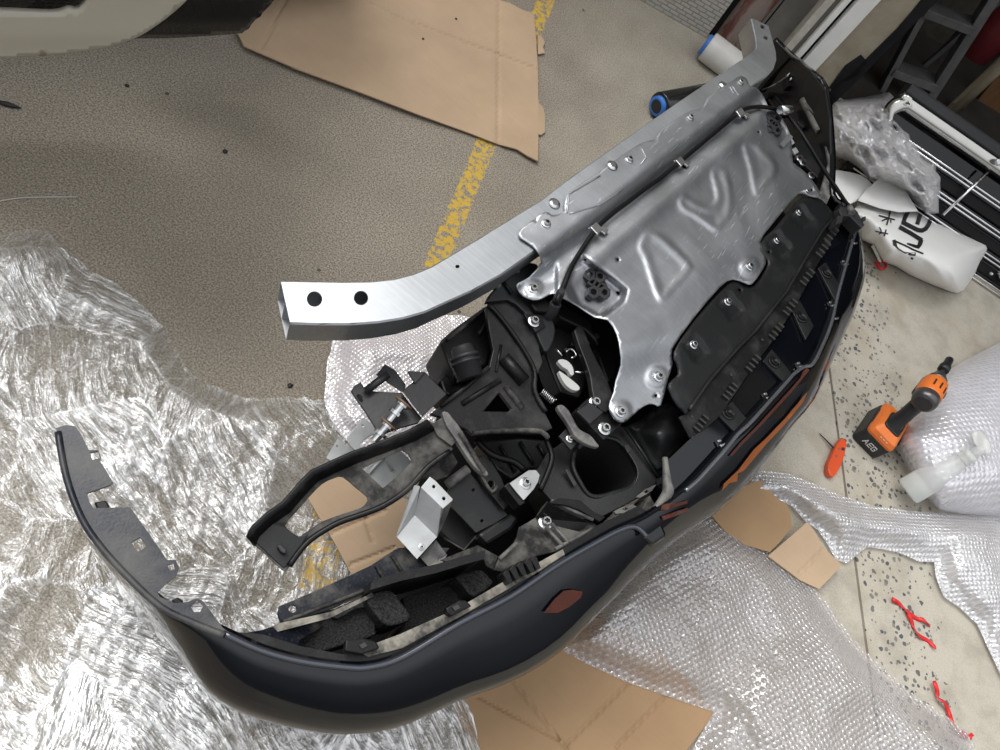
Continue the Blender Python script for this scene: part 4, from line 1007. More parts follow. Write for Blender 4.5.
for i in range(len(rows) - 1):
    for j in range(m - 1): fs.append([i * m + j, i * m + j + 1, (i + 1) * m + j + 1, (i + 1) * m + j])
skin = link('bumper_skin', vs, fs, MB['gloss'], bp, True)
solid(skin, 0.004, 0, 1 if False else -1)
SKT = bvh(skin)

# ---- deep inner pan that closes the assembly below
LIN = [(250, 640), (300, 612), (400, 580), (446, 562), (450, 520), (458, 450), (472, 410), (490, 330), (540, 270), (640, 190), (757, 95), (800, 95), (825, 110), (832, 160), (842, 225), (838, 290), (800, 360), (745, 420), (690, 478), (640, 522), (560, 565), (470, 610), (380, 650), (300, 655)]
_l = [P(u, v, 0.42) for u, v in LIN]; _c = sum(_l, Vector()) / len(_l)
_l = [Vector((p.x * 0.98 + _c.x * 0.02, p.y * 0.98 + _c.y * 0.02, 0.10)) for p in _l]
prism('inner_pan', [p - Vector((0, 0, 0.012)) for p in _l], _l, MB['deep'], bp)
bk0, bk1 = P(498, 305, 0.46), P(766, 95, 0.46)
bd = (bk1 - bk0); bnm = Vector((-bd.y, bd.x, 0)).normalized()
box('rear_wall', (bk0 + bk1) / 2 - Vector((0, 0, 0.19)), bd / 2, bnm * 0.006, Vector((0, 0, 0.17)), MB['deep'], bp)

# ---- left wing flange with its cut-outs
WF = [(56, 428), (66, 425), (75, 426), (79, 431), (84, 440), (89, 450), (98, 450), (101, 456), (100, 461), (107, 472), (113, 482), (110, 485), (87, 493), (89, 501), (93, 508), (130, 507), (148, 532), (167, 560), (176, 560), (179, 568), (177, 574), (157, 592), (160, 597), (175, 603), (187, 602), (197, 598), (203, 601), (223, 628), (240, 640), (226, 637), (193, 624), (160, 608), (127, 578), (100, 548), (80, 518), (65, 478), (66, 471), (60, 450)]
WH = [[(90, 452), (98, 451), (100, 458), (92, 460)], [(131, 542), (140, 537), (147, 546), (138, 552)], [(167, 565), (173, 563), (175, 569), (170, 571)], [(191, 607), (197, 600), (203, 606), (200, 612), (194, 612)]]
wf = sheet('wing_flange', WF, ZR + 0.002, MB['flange'], bp, holes=WH, t=0.005, bev=0.0015, edge=12)
tube('flange_bead', [P(u, v, ZR + 0.003) for u, v in ((58, 432), (66, 476), (81, 517), (101, 547), (128, 577), (161, 607), (194, 623), (224, 635))], 0.0042, MB['flange'], wf, 8, k=4)
block('flange_clip', [(94, 502), (106, 500), (110, 507), (107, 509), (97, 509)], 0.452, 0.02, MB['black'], wf, 0.002)
block('flange_clip', [(171, 600), (178, 597), (184, 601), (182, 604), (174, 604)], 0.452, 0.02, MB['black'], wf, 0.002)
block('wing_tip_side', [(56, 429), (60, 428), (76, 462), (68, 471)], 0.455, 0.03, MB['black'], wf, 0.002)
# ---- headlight side: rails, flanges, foam
gl_rail = smooth_poly([(223, 633), (260, 650), (300, 661), (345, 667), (370, 667), (403, 657), (460, 623), (510, 597), (556, 566), (590, 546), (620, 530), (636, 527), (647, 537)], False, 4)
tube('gloss_rail', [P(u, v, 0.460) for u, v in gl_rail], 0.0045, simple('polished black rail', (0.02, 0.024, 0.034), 0.18, 0, 0.1, spec=0.9), bp, 8)
inner_rail = [(376, 645), (384, 650), (448, 620), (512, 586), (566, 553), (600, 528), (592, 522), (556, 548), (508, 578), (474, 599), (447, 612), (400, 634)]
sheet('dusty_rail', [(360, 652), (368, 657), (403, 648), (460, 617), (512, 587), (566, 556), (563, 549), (508, 579), (474, 599), (447, 613), (400, 634), (376, 643)], 0.452, MB['dusty_rail'], bp, t=0.02, bev=0.001)
lip_ = sheet('skin_lip', [(223, 631), (260, 651), (300, 662), (345, 668), (370, 668), (403, 658), (460, 625), (510, 600), (556, 569), (620, 531), (646, 518), (640, 505), (600, 524), (556, 553), (510, 583), (460, 611), (403, 643), (370, 656), (340, 654), (300, 646), (262, 634)], 0.449, MB['black'], bp, t=0.004)
for q in ([(346, 640), (364, 638), (376, 641), (380, 648), (362, 654), (345, 651)], [(446, 608), (460, 600), (466, 600), (472, 606), (452, 616), (447, 613)]):
    c_ = block('rail_clip', q, 0.466, 0.02, MB['black'], bp, 0.002)
    (a, b) = q[1], q[4]
    block('clip_slot', [((a[0] + b[0]) / 2 - 4, (a[1] + b[1]) / 2 - 1), ((a[0] + b[0]) / 2 + 2, (a[1] + b[1]) / 2 - 4), ((a[0] + b[0]) / 2 + 5, (a[1] + b[1]) / 2), ((a[0] + b[0]) / 2 - 1, (a[1] + b[1]) / 2 + 3)], 0.469, 0.004, MB['socket'], c_, 0.0005)
comb = empty('rib_comb', P(518, 572, 0.44)); comb.parent = bp; comb.location = ORG['rib_comb'] - ORG[bp.name]
# (the comb is one part with its ribs below it)
for k, (u, v) in enumerate(((506, 576), (513, 572), (520, 568), (528, 565), (534, 562))):
    block('rib', [(u - 3, v - 2), (u, v - 6 - (k % 2)), (u + 3, v - 5), (u + 7, v + 6), (u + 3, v + 8)], 0.468 - 0.002 * (k % 3), 0.03, MB['black'], comb, 0.0008)
sheet('wing_inner_face', [(240, 634), (262, 630), (282, 624), (330, 610), (360, 604), (300, 640), (293, 653), (268, 645)], plane3((240, 634, 0.44), (330, 610, 0.34), (293, 653, 0.41)), MB['navy'], bp, t=0.004)
nav = sheet('navy_flange', [(278, 614), (280, 606), (292, 601), (320, 589), (353, 574), (372, 565), (398, 548), (420, 546), (450, 548), (440, 560), (416, 572), (400, 580), (372, 592), (366, 594), (330, 610), (282, 625)], plane3((278, 614, 0.40), (440, 553, 0.36), (330, 610, 0.385)), MB['navy'], bp, holes=[circ(293, 609, 4.2, 12, 3.6)], t=0.006, bev=0.001)
for (a, b) in (((376, 566), (386, 583)), ((392, 556), (404, 576)), ((366, 590), (283, 622))):
    q0, q1 = on(bvh(nav), *a, 0.002)[0], on(bvh(nav), *b, 0.002)[0]
    tube('flange_rib', [q0, q1], 0.003, MB['dust'], nav, 6)
sheet('dusty_lip', [(255, 633), (280, 623), (330, 612), (366, 596), (372, 592), (374, 596), (330, 618), (284, 630), (258, 637)], 0.405, MB['dusty_rail'], bp, t=0.004)
foam = [('a', [(291, 642), (296, 637), (329, 617), (345, 609), (368, 607), (374, 618), (376, 630), (374, 636), (348, 643), (302, 657)], 0.36, 0.10), ('b', [(366, 599), (369, 594), (390, 590), (398, 598), (410, 614), (408, 621), (390, 626), (380, 620), (370, 607)], 0.40, 0.12),
        ('c', [(402, 598), (430, 591), (459, 583), (466, 588), (474, 597), (447, 614), (411, 634), (395, 636), (408, 620)], 0.34, 0.1), ('d', [(456, 577), (470, 572), (482, 570), (490, 578), (493, 584), (474, 597), (464, 587)], 0.385, 0.12), ('e', [(330, 612), (352, 601), (366, 598), (370, 606), (356, 609), (338, 619)], 0.375, 0.1)]
for _, q, z, h in foam: block('foam_block', smooth_poly(q, True, 2), z, h, MB['foam'], bp, 0.006)
# upright black wall behind the foam
bw = [P(u, v, 0.44) for u, v in ((370, 590), (400, 581), (436, 573), (462, 565), (484, 559))]
for i, (a, b) in enumerate(zip(bw[:-1], bw[1:])):
    pass
prism('foam_wall', [p - Vector((0, 0, 0.16)) for p in bw] + [p - Vector((0, 0, 0.16)) + Vector((-0.006, 0.012, 0)) for p in reversed(bw)], bw + [p + Vector((-0.006, 0.012, 0)) for p in reversed(bw)], MB['black'], bp)
pst = on(bvh(nav), 410, 577, 0.0, 0.40)[0]
lathe('wall_post', pst - Vector((0, 0, 0.03)), pst + Vector((0, 0, 0.012)), [(0, 0.008), (1, 0.007)], MB['grey_steel'], bp, 12)

# ---- hardware shared by many parts
def bolt_mesh():
    prof = [(0.0, 0.0085), (0.0018, 0.0085), (0.0024, 0.0068), (0.0024, 0.0060), (0.0070, 0.0056), (0.0078, 0.0048), (0.0078, 0.0034), (0.0050, 0.0030), (0.0050, 0.0004)]
    vs = []; fs = []; s = 16
    for z, r in prof:
        for k in range(s):
            a = 2 * math.pi * k / s; rr = r
            if 0.0040 < z and r < 0.0035: rr = r * (0.8 if k % 3 else 1.1)
            vs.append(Vector((rr * math.cos(a), rr * math.sin(a), z)))
    for i in range(len(prof) - 1):
        for k in range(s): fs.append([i * s + k, i * s + (k + 1) % s, (i + 1) * s + (k + 1) % s, (i + 1) * s + k])
    fs.append([(len(prof) - 1) * s + k for k in range(s)])
    me = bpy.data.meshes.new('bolt'); me.from_pydata(vs, [], fs); me.materials.append(MB['zinc']); me.materials.append(MB['socket'])
    for p in me.polygons:
        c = sum((me.vertices[i].co for i in p.vertices), Vector()) / len(p.vertices)
        if c.xy.length < 0.0033 and c.z < 0.0078: p.material_index = 1
    return me
BOLT = bolt_mesh()
def bolt(u, v, tree, parent, s=1.0, z=0.5, nm='bolt'):
    p, n_ = on(tree, u, v, 0.0003, z)
    n_ = (n_ + Vector((0, 0, 1.5))).normalized()
    o = bpy.data.objects.new(nm, BOLT); COL.objects.link(o); o.parent = parent
    o.location = p - ORG[parent.name]; o.scale = (s, s, s); o.rotation_mode = 'QUATERNION'; o.rotation_quaternion = n_.to_track_quat('Z', 'Y')
    return o

# ---- aluminium crash beam: a two-cell box section bent back at both ends
PAIRS = [((281, 282), (290, 322)), ((315, 282.5), (320, 323)), ((345, 283), (350, 323)), ((372, 282.5), (378, 321)), ((395, 280), (403, 317)), ((414, 275), (424, 311)), ((432, 267.5), (444, 302)), ((455, 254), (471, 290)), ((483, 237), (500, 274)), ((543, 200), (561, 231)), ((573, 177), (594, 205)), ((648, 124), (664, 150)), ((700, 88.5), (713, 114)), ((723, 73), (736, 97)), ((742, 60.5), (757, 81.5)), ((750, 55), (767, 75)), ((754.5, 51.5), (773, 68)), ((757, 48), (776, 59)), ((757, 42), (775.5, 51)), ((755.5, 33), (772, 38)), ((752, 18), (768.5, 26))]
BT = 0.55; BH = 0.053
outl = [p[0] for p in PAIRS] + [p[1] for p in reversed(PAIRS)]
bh_ = [circ(314.5, 299, 7.8, 18), circ(361, 298, 7.2, 18), circ(457.5, 266.5, 2.2, 10, 1.8), circ(762.5, 27, 2.6, 12, 1.8, 0.6), circ(765.5, 38, 2.4, 12, 1.7, 0.6)]
p2, f2 = tri(dens(outl, 9), bh_, 14)
vs = [P(u, v, BT) for u, v in p2]; nz = sum(((vs[f[1]] - vs[f[0]]).cross(vs[f[2]] - vs[f[0]])).z for f in f2)
fs = [list(f) if nz > 0 else list(reversed(f)) for f in f2]
def quadstrip(L, z0, z1, flip):
    k = len(vs); top = [P(u, v, BT) for u, v in L]
    for p in top: vs.extend([p + Vector((0, 0, z1)), p + Vector((0, 0, z0))])
    for i in range(len(L) - 1):
        f = [k + 2 * i, k + 2 * i + 1, k + 2 * i + 3, k + 2 * i + 2]; fs.append(f if not flip else list(reversed(f)))
Ls = [p[0] for p in PAIRS]; Rs = [p[1] for p in PAIRS]; Ms = [((a[0] + b[0]) / 2, (a[1] + b[1]) / 2) for a, b in PAIRS]
quadstrip(Ls, -BH, 0, False); quadstrip(Rs, -BH, 0, True); quadstrip([Ms[0], (304, 302.5)], -BH + 0.002, -0.003, False); quadstrip(Ms[4:], -BH + 0.002, -0.003, False)
k = len(vs); bo_ = [P(*a, BT) - Vector((0, 0, BH)) for a in Ls]; bo2 = [P(*a, BT) - Vector((0, 0, BH)) for a in Rs]
vs += bo_ + bo2; n_ = len(Ls)
for i in range(n_ - 1): fs.append([k + i, k + i + 1, k + n_ + i + 1, k + n_ + i])
beam = link('crash_beam', vs, fs, MB['alu_beam'], bp)
wl = beam.modifiers.new('weld', 'WELD'); wl.merge_threshold = 0.0005
solid(beam, 0.0035, 0.0012)
BMT = bvh(beam)

# ---- skid plate of pressed aluminium
SPO = [(519, 233), (521, 229), (525, 226), (545, 211.5), (552, 215), (565, 211), (566.5, 195), (600, 171), (640, 143.5), (656, 139), (660, 130), (690, 111), (703, 108), (707, 98), (731, 81.5), (740, 76), (747, 79), (750, 86), (757, 88), (764, 97), (768, 106), (774, 112), (782, 118), (790, 134), (792, 147), (793, 162), (803, 170), (812, 180), (820, 192), (818, 198), (807, 195), (798, 194), (783, 211), (770, 227), (760, 242), (766, 259), (763, 269), (752, 284), (745, 283), (733, 279.5), (720, 287), (693, 319), (672, 349), (673, 363), (668, 379), (661, 405), (655, 404.5), (649, 404), (639, 409.5), (628, 420), (621, 423), (614, 419.5), (609, 410), (610, 402), (614, 392), (616, 381), (621, 365), (620, 351), (617, 335), (608, 320), (595, 317), (578, 306), (560, 297), (553, 293), (543, 298), (533, 300), (523, 296), (517, 288), (519, 283), (530, 277), (542, 263), (538, 253), (532, 245), (521, 238)]
D1 = smooth_poly([(637, 247), (643, 233), (653, 230), (663, 235), (678, 248), (691, 262), (691, 272), (677, 288), (662, 303), (655, 296), (648, 276), (642, 257)], True, 2)
D2 = smooth_poly([(677, 202), (680, 196), (686, 194), (693, 199), (707, 205), (715, 199), (712, 183), (710, 172), (716, 165.5), (724, 166), (730, 178), (733, 192), (733, 213), (725, 224), (716, 233), (704, 225), (692, 217), (681, 211)], True, 2)
D3 = smooth_poly([(742, 148), (744, 142), (750, 139.5), (759, 142), (768, 151), (777, 163), (777, 175), (767, 186), (757, 197), (752, 190), (748, 168)], True, 2)
S1 = [(566, 284), (572, 268), (582, 258), (596, 268), (612, 280), (625, 291), (622, 301), (608, 312), (598, 318), (578, 307)]
S2 = [(762, 104), (775, 108), (786, 118), (791, 136), (783, 142), (774, 132), (764, 120)]
E0 = (533, 250); E1 = (757, 80); EL = math.dist(E0, E1)
def sdist(u, v): return ((u - E0[0]) * -(E1[1] - E0[1]) + (v - E0[1]) * (E1[0] - E0[0])) / EL
def kp(l): return sum(p[0] for p in l) / len(l), sum(p[1] for p in l) / len(l)
PADS = [(749, 267, 9), (657, 377, 11), (621, 411, 10), (640, 376, 0), (533, 288, 9)]
def spz(u, v):
    s = sdist(u, v); f = ((u - E0[0]) * (E1[0] - E0[0]) + (v - E0[1]) * (E1[1] - E0[1])) / EL / EL
    base = 0.556
    z = base - 0.036 * sst(2, 26 - 8 * f, s) - 0.010 * sst(20, 110, s)
    z += 0.012 * math.exp(-((s - (46 - 14 * f)) / 10.0) ** 2)                     # the raised rib that carries the cable
    fr = sst(118, 168, s + 42 * (f - 0.35)); z -= 0.016 * fr
    for D in (D1, D2, D3):
        k = kp(D)
        if abs(u - k[0]) < 44 and abs(v - k[1]) < 50:
            e = edist(D, u, v)
            ins = e if pin(D, u, v) else -e
            z += 0.0030 * sst(-0.5, 3.2, ins) - 0.0024 * sst(3.5, 12, ins)
    for S, dz in ((S1, 0.020), (S2, 0.014)):
        e = edist(S, u, v); ins = e if pin(S, u, v) else -e
        z -= dz * sst(-4, 4, ins)
    if v > 330 and u < 690:
        z -= 0.020 * sst(345, 385, v + (u - 620) * 0.2)
    for (a, b, r) in PADS:
        if r:
            d = math.hypot(u - a, v - b); z += 0.005 * sst(r + 2, r - 3, d)
    if u < 556 and v > 250: z -= 0.016 * sst(255, 285, v)
    return z
hol = [circ(585, 260, 1.6, 8, 1.3, 0.8), circ(618, 259.5, 1.9, 8, 1.4, 0.9), circ(618, 293, 2.2, 8, 1.5, 0.9), circ(656, 395.5, 1.7, 8), circ(759, 132, 1.4, 8, 1.0, 0.8), circ(812, 190, 1.3, 8), circ(535, 214.5 + 5, 1.5, 8), circ(602, 231, 4.2, 10, 2.4, 0.55), circ(684, 166, 3.2, 10, 2.0, 0.6), circ(744, 117, 2.8, 10, 1.8, 0.6)]
plate = sheet('skid_plate', smooth_poly(SPO, True, 2), spz, MB['alu_plate'], bp, holes=hol, t=0.0022, res=2.6, smooth=True)
PT = bvh(plate)
for (u, v, s) in ((546, 224, 1.0), (533, 289, 1.05), (629, 160, 0.95), (690, 118, 0.9), (740, 83, 0.9), (749, 267, 1.05), (658, 377, 1.15), (620, 412, 1.15), (806, 192, 0.8), (760, 262, 0.0), (680, 160, 0)):
    if s: bolt(u, v, PT, plate, s)
for (u, v) in ((554, 204), (612, 166), (723, 86)):
    p, n_ = on(BMT, u, v, 0.001, 0.55)
    if (on(PT, u, v)[0] - CAMPOS).length < (p - CAMPOS).length: p = on(PT, u, v, 0.001)[0]
    lathe('rivet_nut', p, p + Vector((0, 0, 0.004)), [(0, 0.011), (0.4, 0.011), (0.5, 0.007), (1, 0.006)], MB['zinc'], beam, 16)
# embossed folds on the flange beside the beam
for pts in ([(567, 213), (569, 194), (600, 176)], [(569, 214), (600, 205), (622, 190)], [(640, 145), (646, 158), (640, 165)], [(731, 84), (737, 94), (742, 98)], [(728, 84), (734, 95)]):
    tube('flange_fold', [on(PT, u, v, 0.0003)[0] for u, v in dens(pts, 5, False)], 0.0016, MB['alu_plate'], plate, 6)

# ---- black grommets in the plate
def hexring(c, r, n_=6, rot=0.3): return circ(c[0], c[1], r, n_, r * 0.78, rot)
def grommet(cu, cv, s, ang):
    g = empty('cable_grommet', on(PT, cu, cv)[0]); g.parent = bp; g.location = ORG[g.name] - ORG[bp.name]
    z0 = on(PT, cu, cv)[0].z
    ca, sa = math.cos(ang), math.sin(ang)
    def tr(x, y): return (cu + s * (x * ca - y * sa), cv + s * (x * sa + y * ca))
    for (x, y) in ((-11, -4), (-2, -8.5), (2, 8), (11, 2)):
        o6 = [tr(x + 7.0 * math.cos(t) , y + 6.6 * math.sin(t)) for t in [k * math.pi / 3 for k in range(6)]]
        i6 = [tr(x + 3.6 * math.cos(t), y + 3.2 * math.sin(t)) for t in [k * math.pi / 3 for k in range(6)]]
        sheet('hex_lobe', o6, z0 + 0.013, MB['rubber'], g, holes=[i6], t=0.012, bev=0.001)
    for (x, y) in ((0, 0), (-5, 0.5), (5, -0.5)):
        o4 = [tr(x + a * 3.6, y + b * 4.2) for a, b in ((-1, -1), (1, -1), (1, 1), (-1, 1))]
        i4 = [tr(x + a * 1.8, y + b * 2.2) for a, b in ((-1, -1), (1, -1), (1, 1), (-1, 1))]
        sheet('hub_cell', o4, z0 + 0.012, MB['rubber'], g, holes=[i4], t=0.012, bev=0.0006)
    block('grommet_base', [tr(x, y) for x, y in circ(0, 0.5, 13, 18, 8)], z0 + 0.003, 0.006, MB['socket'], g, 0.001)
grommet(597, 284, 1.0, 0.62)
grommet(774, 123, 0.72, 0.85)

# ---- release cable with its clips
cab = [(556, 303), (559, 296), (563, 288), (571, 268), (583, 248), (597, 228), (612, 214), (628, 202), (645, 189), (662, 177), (682, 160), (700, 145), (718, 130), (736, 115), (744, 109.5), (755, 107), (768, 107.5), (780, 111), (790, 117)]
cp = []
for u, v in smooth_poly(cab, False, 4): cp.append(on(PT, u, v, 0, 0.5)[0])
zs = [p.z for p in cp]
for i in range(len(cp)):
    u, v = smooth_poly(cab, False, 4)[i]; z = max(zs[max(0, i - 3):i + 4]) + 0.009
    cp[i] = P(u, v, z)
for (u, v, z) in ((800, 131, 0.535), (812, 150, 0.53), (824, 170, 0.525), (836, 188, 0.52), (846, 203, 0.505), (851, 212, 0.49)): cp.append(P(u, v, z))
cp = [P(553, 307, 0.51)] + cp
tube('release_cable', cp, 0.0048, MB['cable'], bp, 10)
for (u, v, a) in ((597, 228, -0.75), (681, 161, -0.72), (741, 112, -0.6)):
    z = on(PT, u, v)[0].z; g = empty('cable_clip', P(u, v, z)); g.parent = bp; g.location = ORG[g.name] - ORG[bp.name]
    ca, sa = math.cos(a), math.sin(a); s_ = 1.0 if u < 650 else 0.82
    f_ = lambda l: [(u + s_ * (x * ca - y * sa), v + s_ * (x * sa + y * ca)) for x, y in l]
    block('saddle', f_([(-4, -5), (4, -5), (4, 5), (-4, 5)]), z + 0.018, 0.006, MB['zinc'], g, 0.0015)
    block('ear', f_([(-7, -9), (-2, -10), (-1, -4), (-6, -4)]), z + 0.010, 0.004, MB['zinc'], g, 0.001)
    block('ear', f_([(1, 4), (6, 4), (8, 9), (2, 10)]), z + 0.010, 0.004, MB['zinc'], g, 0.001)
lathe('cable_ferrule', P(555, 304, 0.512), P(562, 290, 0.545), [(0, 0.006), (0.2, 0.0075), (0.8, 0.0075), (1, 0.0055)], MB['rubber'], bp, 14)
tube('hose', [P(u, v, z) for u, v, z in ((556, 303, 0.512), (552, 312, 0.495), (545, 318, 0.475), (540, 321, 0.45))], 0.010, MB['rubber'], bp, 12, k=3)
lathe('metal_sleeve', P(780, 110, 0.543), P(791, 110, 0.54), [(0, 0.009), (0.5, 0.011), (1, 0.009)], MB['zinc'], bp, 14)

# ---- black cover panel bolted to the front edge of the plate
PO = [(797, 201), (806, 197), (814, 197), (822, 200), (832, 211), (836, 218), (824, 231), (807, 259), (788, 292), (762, 324), (757, 331), (738, 350), (711, 381), (690, 411), (685, 414), (680, 409), (676, 405), (668, 388), (672, 380), (678, 374), (676, 363), (674, 352), (687, 330), (704, 309), (721, 291), (734, 281), (744, 286), (754, 286), (766, 268), (767, 260), (759, 244), (773, 230)]
pz0 = plane3((676, 405, 0.478), (797, 200, 0.500), (836, 218, 0.482))
TABS = [((693, 345), 0), ((727, 302), 1), ((776, 241), 2), ((798, 213), 3)]
def pz(u, v):
    z = pz0(u, v); e = edist(PO, u, v); z -= 0.004 * sst(4, 0, e)
    for (a, b), _ in TABS:
        x = ((u - a) * 0.80 + (v - b) * 0.6) ; y = (-(u - a) * 0.6 + (v - b) * 0.80)
        # the recess under each bolt runs across the panel
        lx = (u - a) * 0.62 + (v - b) * 0.78; ly = (u - a) * 0.78 - (v - b) * 0.62
        z -= 0.0045 * sst(17, 15, lx) * sst(-8, -6, lx) * sst(8.5, 6.5, abs(ly))
    return z
panel = sheet('cover_panel', smooth_poly(PO, True, 2), pz, MB['panel'], bp, t=0.003, res=3, smooth=True, holes=[circ(740, 290, 1.8, 8), circ(769, 252, 1.4, 8)])
PNT = bvh(panel)
for (a, b), _ in TABS: bolt(a, b, PNT, panel, 1.0 if a < 740 else 0.9)
for l in ([(690, 411), (711, 381), (738, 350), (757, 331), (788, 292), (807, 259), (824, 231), (836, 218)],):
    tube('panel_bead', [on(PNT, u - 1.5, v - 1.0, 0.001, 0.49)[0] for u, v in dens(l, 6, False)], 0.0035, MB['panel'], panel, 8)
# ledge below the panel with slots
LE = [(679, 417), (690, 411), (711, 382), (738, 351), (757, 332), (788, 293), (807, 260), (824, 232), (836, 219), (846, 214), (839, 228), (818, 264), (796, 306), (768, 348), (758, 360), (720, 416), (703, 431), (690, 438)]
lez = plane3((679, 417, 0.462), (836, 219, 0.472), (760, 356, 0.462))
ledge = sheet('front_ledge', LE, lez, MB['black'], bp, t=0.004, bev=0.001)
LT = bvh(ledge)
for c in ((700, 424), (729, 392), (752, 364), (775, 332), (789, 308), (806, 278), (822, 250), (830, 236)):
    for k in range(4):
        u = c[0] + (k - 1.5) * 3.0; v = c[1] - (k - 1.5) * 4.0
        p, n_ = on(LT, u, v, 0.0, 0.465)
        e_ = (P(u + 3, v + 2.4, p.z) - P(u - 3, v - 2.4, p.z)); t_ = (P(u + 1.0, v - 1.3, p.z) - P(u, v, p.z))
        box('slot_rib', p + Vector((0, 0, 0.0025)), e_ * 0.5, t_ * 0.55, Vector((0, 0, 0.003)), MB['dust'] if k % 2 else MB['socket'], ledge)
for (u, v) in ((692, 417), (731, 375), (762, 340)):
    p, n_ = on(LT, u, v, 0.0005, 0.465); lathe('hole', p, p + Vector((0, 0, 0.0008)), [(0, 0.003), (1, 0.003)], MB['socket'], ledge, 10)

# ---- glossy strip between ledge and glint rail, with clip pads
GS = [(669, 459), (690, 439), (703, 431), (720, 417), (758, 361), (768, 349), (796, 307), (818, 265), (839, 229), (850, 217), (857, 226), (854, 240), (846, 265), (838, 294), (832, 321), (813, 364), (785, 385), (760, 412), (738, 434), (712, 464), (686, 491), (670, 495), (664, 480)]
gsz = plane3((680, 450, 0.450), (845, 222, 0.456), (790, 375, 0.448))
strip = sheet('gloss_strip', GS, gsz, MB['gloss'], bp, t=0.004, edge=14)
GST = bvh(strip)
rail_l = smooth_poly([(685, 491), (698, 480), (712, 464.5), (725, 450), (738, 434), (750, 423), (768, 403), (785, 384), (794, 374), (804, 367), (813, 363.5), (824, 342), (832, 321), (838, 294), (846, 265), (853, 240), (858, 226)], False, 4)
tube('glint_rail', [P(u, v, 0.460) for u, v in rail_l], 0.0036, simple('rail with painted glint', (0.16, 0.17, 0.19), 0.20, 0.7, 0.1, spec=1), bp, 10)  # sky glint on the rounded edge is put into the lighter colour
for q, rc in (([(718, 415), (732, 401), (750, 422), (738, 435)], (728, 413)), ([(763, 361), (772, 349), (793, 375), (785, 383)], (774, 362)), ([(792, 310), (800, 300), (814, 326), (806, 340)], (801, 317)), ([(818, 268), (826, 262), (840, 286), (835, 300)], (826, 273))):
    g = sheet('clip_pad', q, gsz(*rc) + 0.006, MB['panel'], bp, t=0.006, bev=0.0015)
    c = P(*rc, gsz(*rc) + 0.006)
    for r0, r1, h0 in ((0.014, 0.011, 0.003), (0.008, 0.006, 0.005)):
        lathe('pad_ring', c, c + Vector((0, 0, h0)), [(0, r0), (0.7, r0), (1, (r0 + r1) / 2), (1, r1), (0.3, r1)], MB['black'], g, 20)
    lathe('pad_stud', c, c + Vector((0, 0, 0.009)), [(0, 0.004), (0.8, 0.0035), (1, 0.002)], MB['socket'], g, 12)
for (u, v) in ((719, 444), (765, 397), (798, 366), (830, 305), (843, 264), (852, 243), (833, 318)):
    p = P(u, v, gsz(u, v) + 0.001); g = empty('spring_clip', p); g.parent = bp; g.location = p - ORG[bp.name]
    a = Vector((0.5, 0.85, 0)); b = Vector((0.85, -0.5, 0)); r = random.Random(u)
    box('clip_leaf', p + b * 0.004 + Vector((0, 0, 0.004)), a * 0.006, b * 0.0022, Vector((0.001, 0, 0.004)), MB['zinc'], g, 0.0008)
    box('clip_leaf', p - b * 0.004 + Vector((0, 0, 0.003)), a * 0.004, b * 0.002, Vector((-0.001, 0, 0.003)), MB['zinc'], g, 0.0008)
    box('clip_base', p + Vector((0, 0, 0.0015)), a * 0.008, b * 0.007, Vector((0, 0, 0.0012)), MB['steel_black'], g, 0.0006)

# ---- orange reflections painted onto the outer skin as strips, and the red lines
def on_skin(name, outline, mat, lift, parent, res=5, t=0.002):
    p2_, f_ = tri(dens(outline, res), [], res); vs_ = []
    for u, v in p2_: vs_.append(on(SKT, u, v, lift, 0.35)[0])
    s_ = sum(((vs_[f[1]] - vs_[f[0]]).cross(vs_[f[2]] - vs_[f[0]])).dot(CAMPOS - vs_[f[0]]) for f in f_)
    o_ = link(name, vs_, [list(f) if s_ > 0 else list(reversed(f)) for f in f_], mat, parent, True); return o_
am = on_skin('orange_reflection', [(720, 490), (722, 483), (736, 470), (752, 449), (764, 438), (784, 417), (806, 391), (801, 402), (782, 425), (763, 445), (742, 470), (736, 473), (735, 481), (728, 482)], MB['amber'], 0.004, bp)
on_skin('orange_reflection', [(542, 612), (553, 598), (562, 590), (571, 589), (581, 591), (579, 597), (568, 606), (556, 612)], MB['redline'], 0.004, bp)
on_skin('red_line', [(728, 455), (738, 443), (757, 424), (777, 402), (791, 386.5), (806, 369), (807.5, 370), (793, 388.5), (779, 404), (759, 426), (740, 445), (730, 456)], MB['redline'], 0.004, bp)
on_skin('red_line', [(660, 516), (686, 507), (688, 510), (662, 520)], MB['redline'], 0.003, bp)
on_skin('red_line', [(662, 506), (686, 500), (686, 503), (660, 511)], MB['redline'], 0.003, bp)
# strokes of reflected white lettering on the lower nose, unused
wp_ = [[(766, 457), (771, 452)], [(769, 460), (776, 451)], [(778, 444), (776, 450), (783, 443), (781, 449)], [(786, 437), (783, 442)], [(787, 441), (791, 434)]]

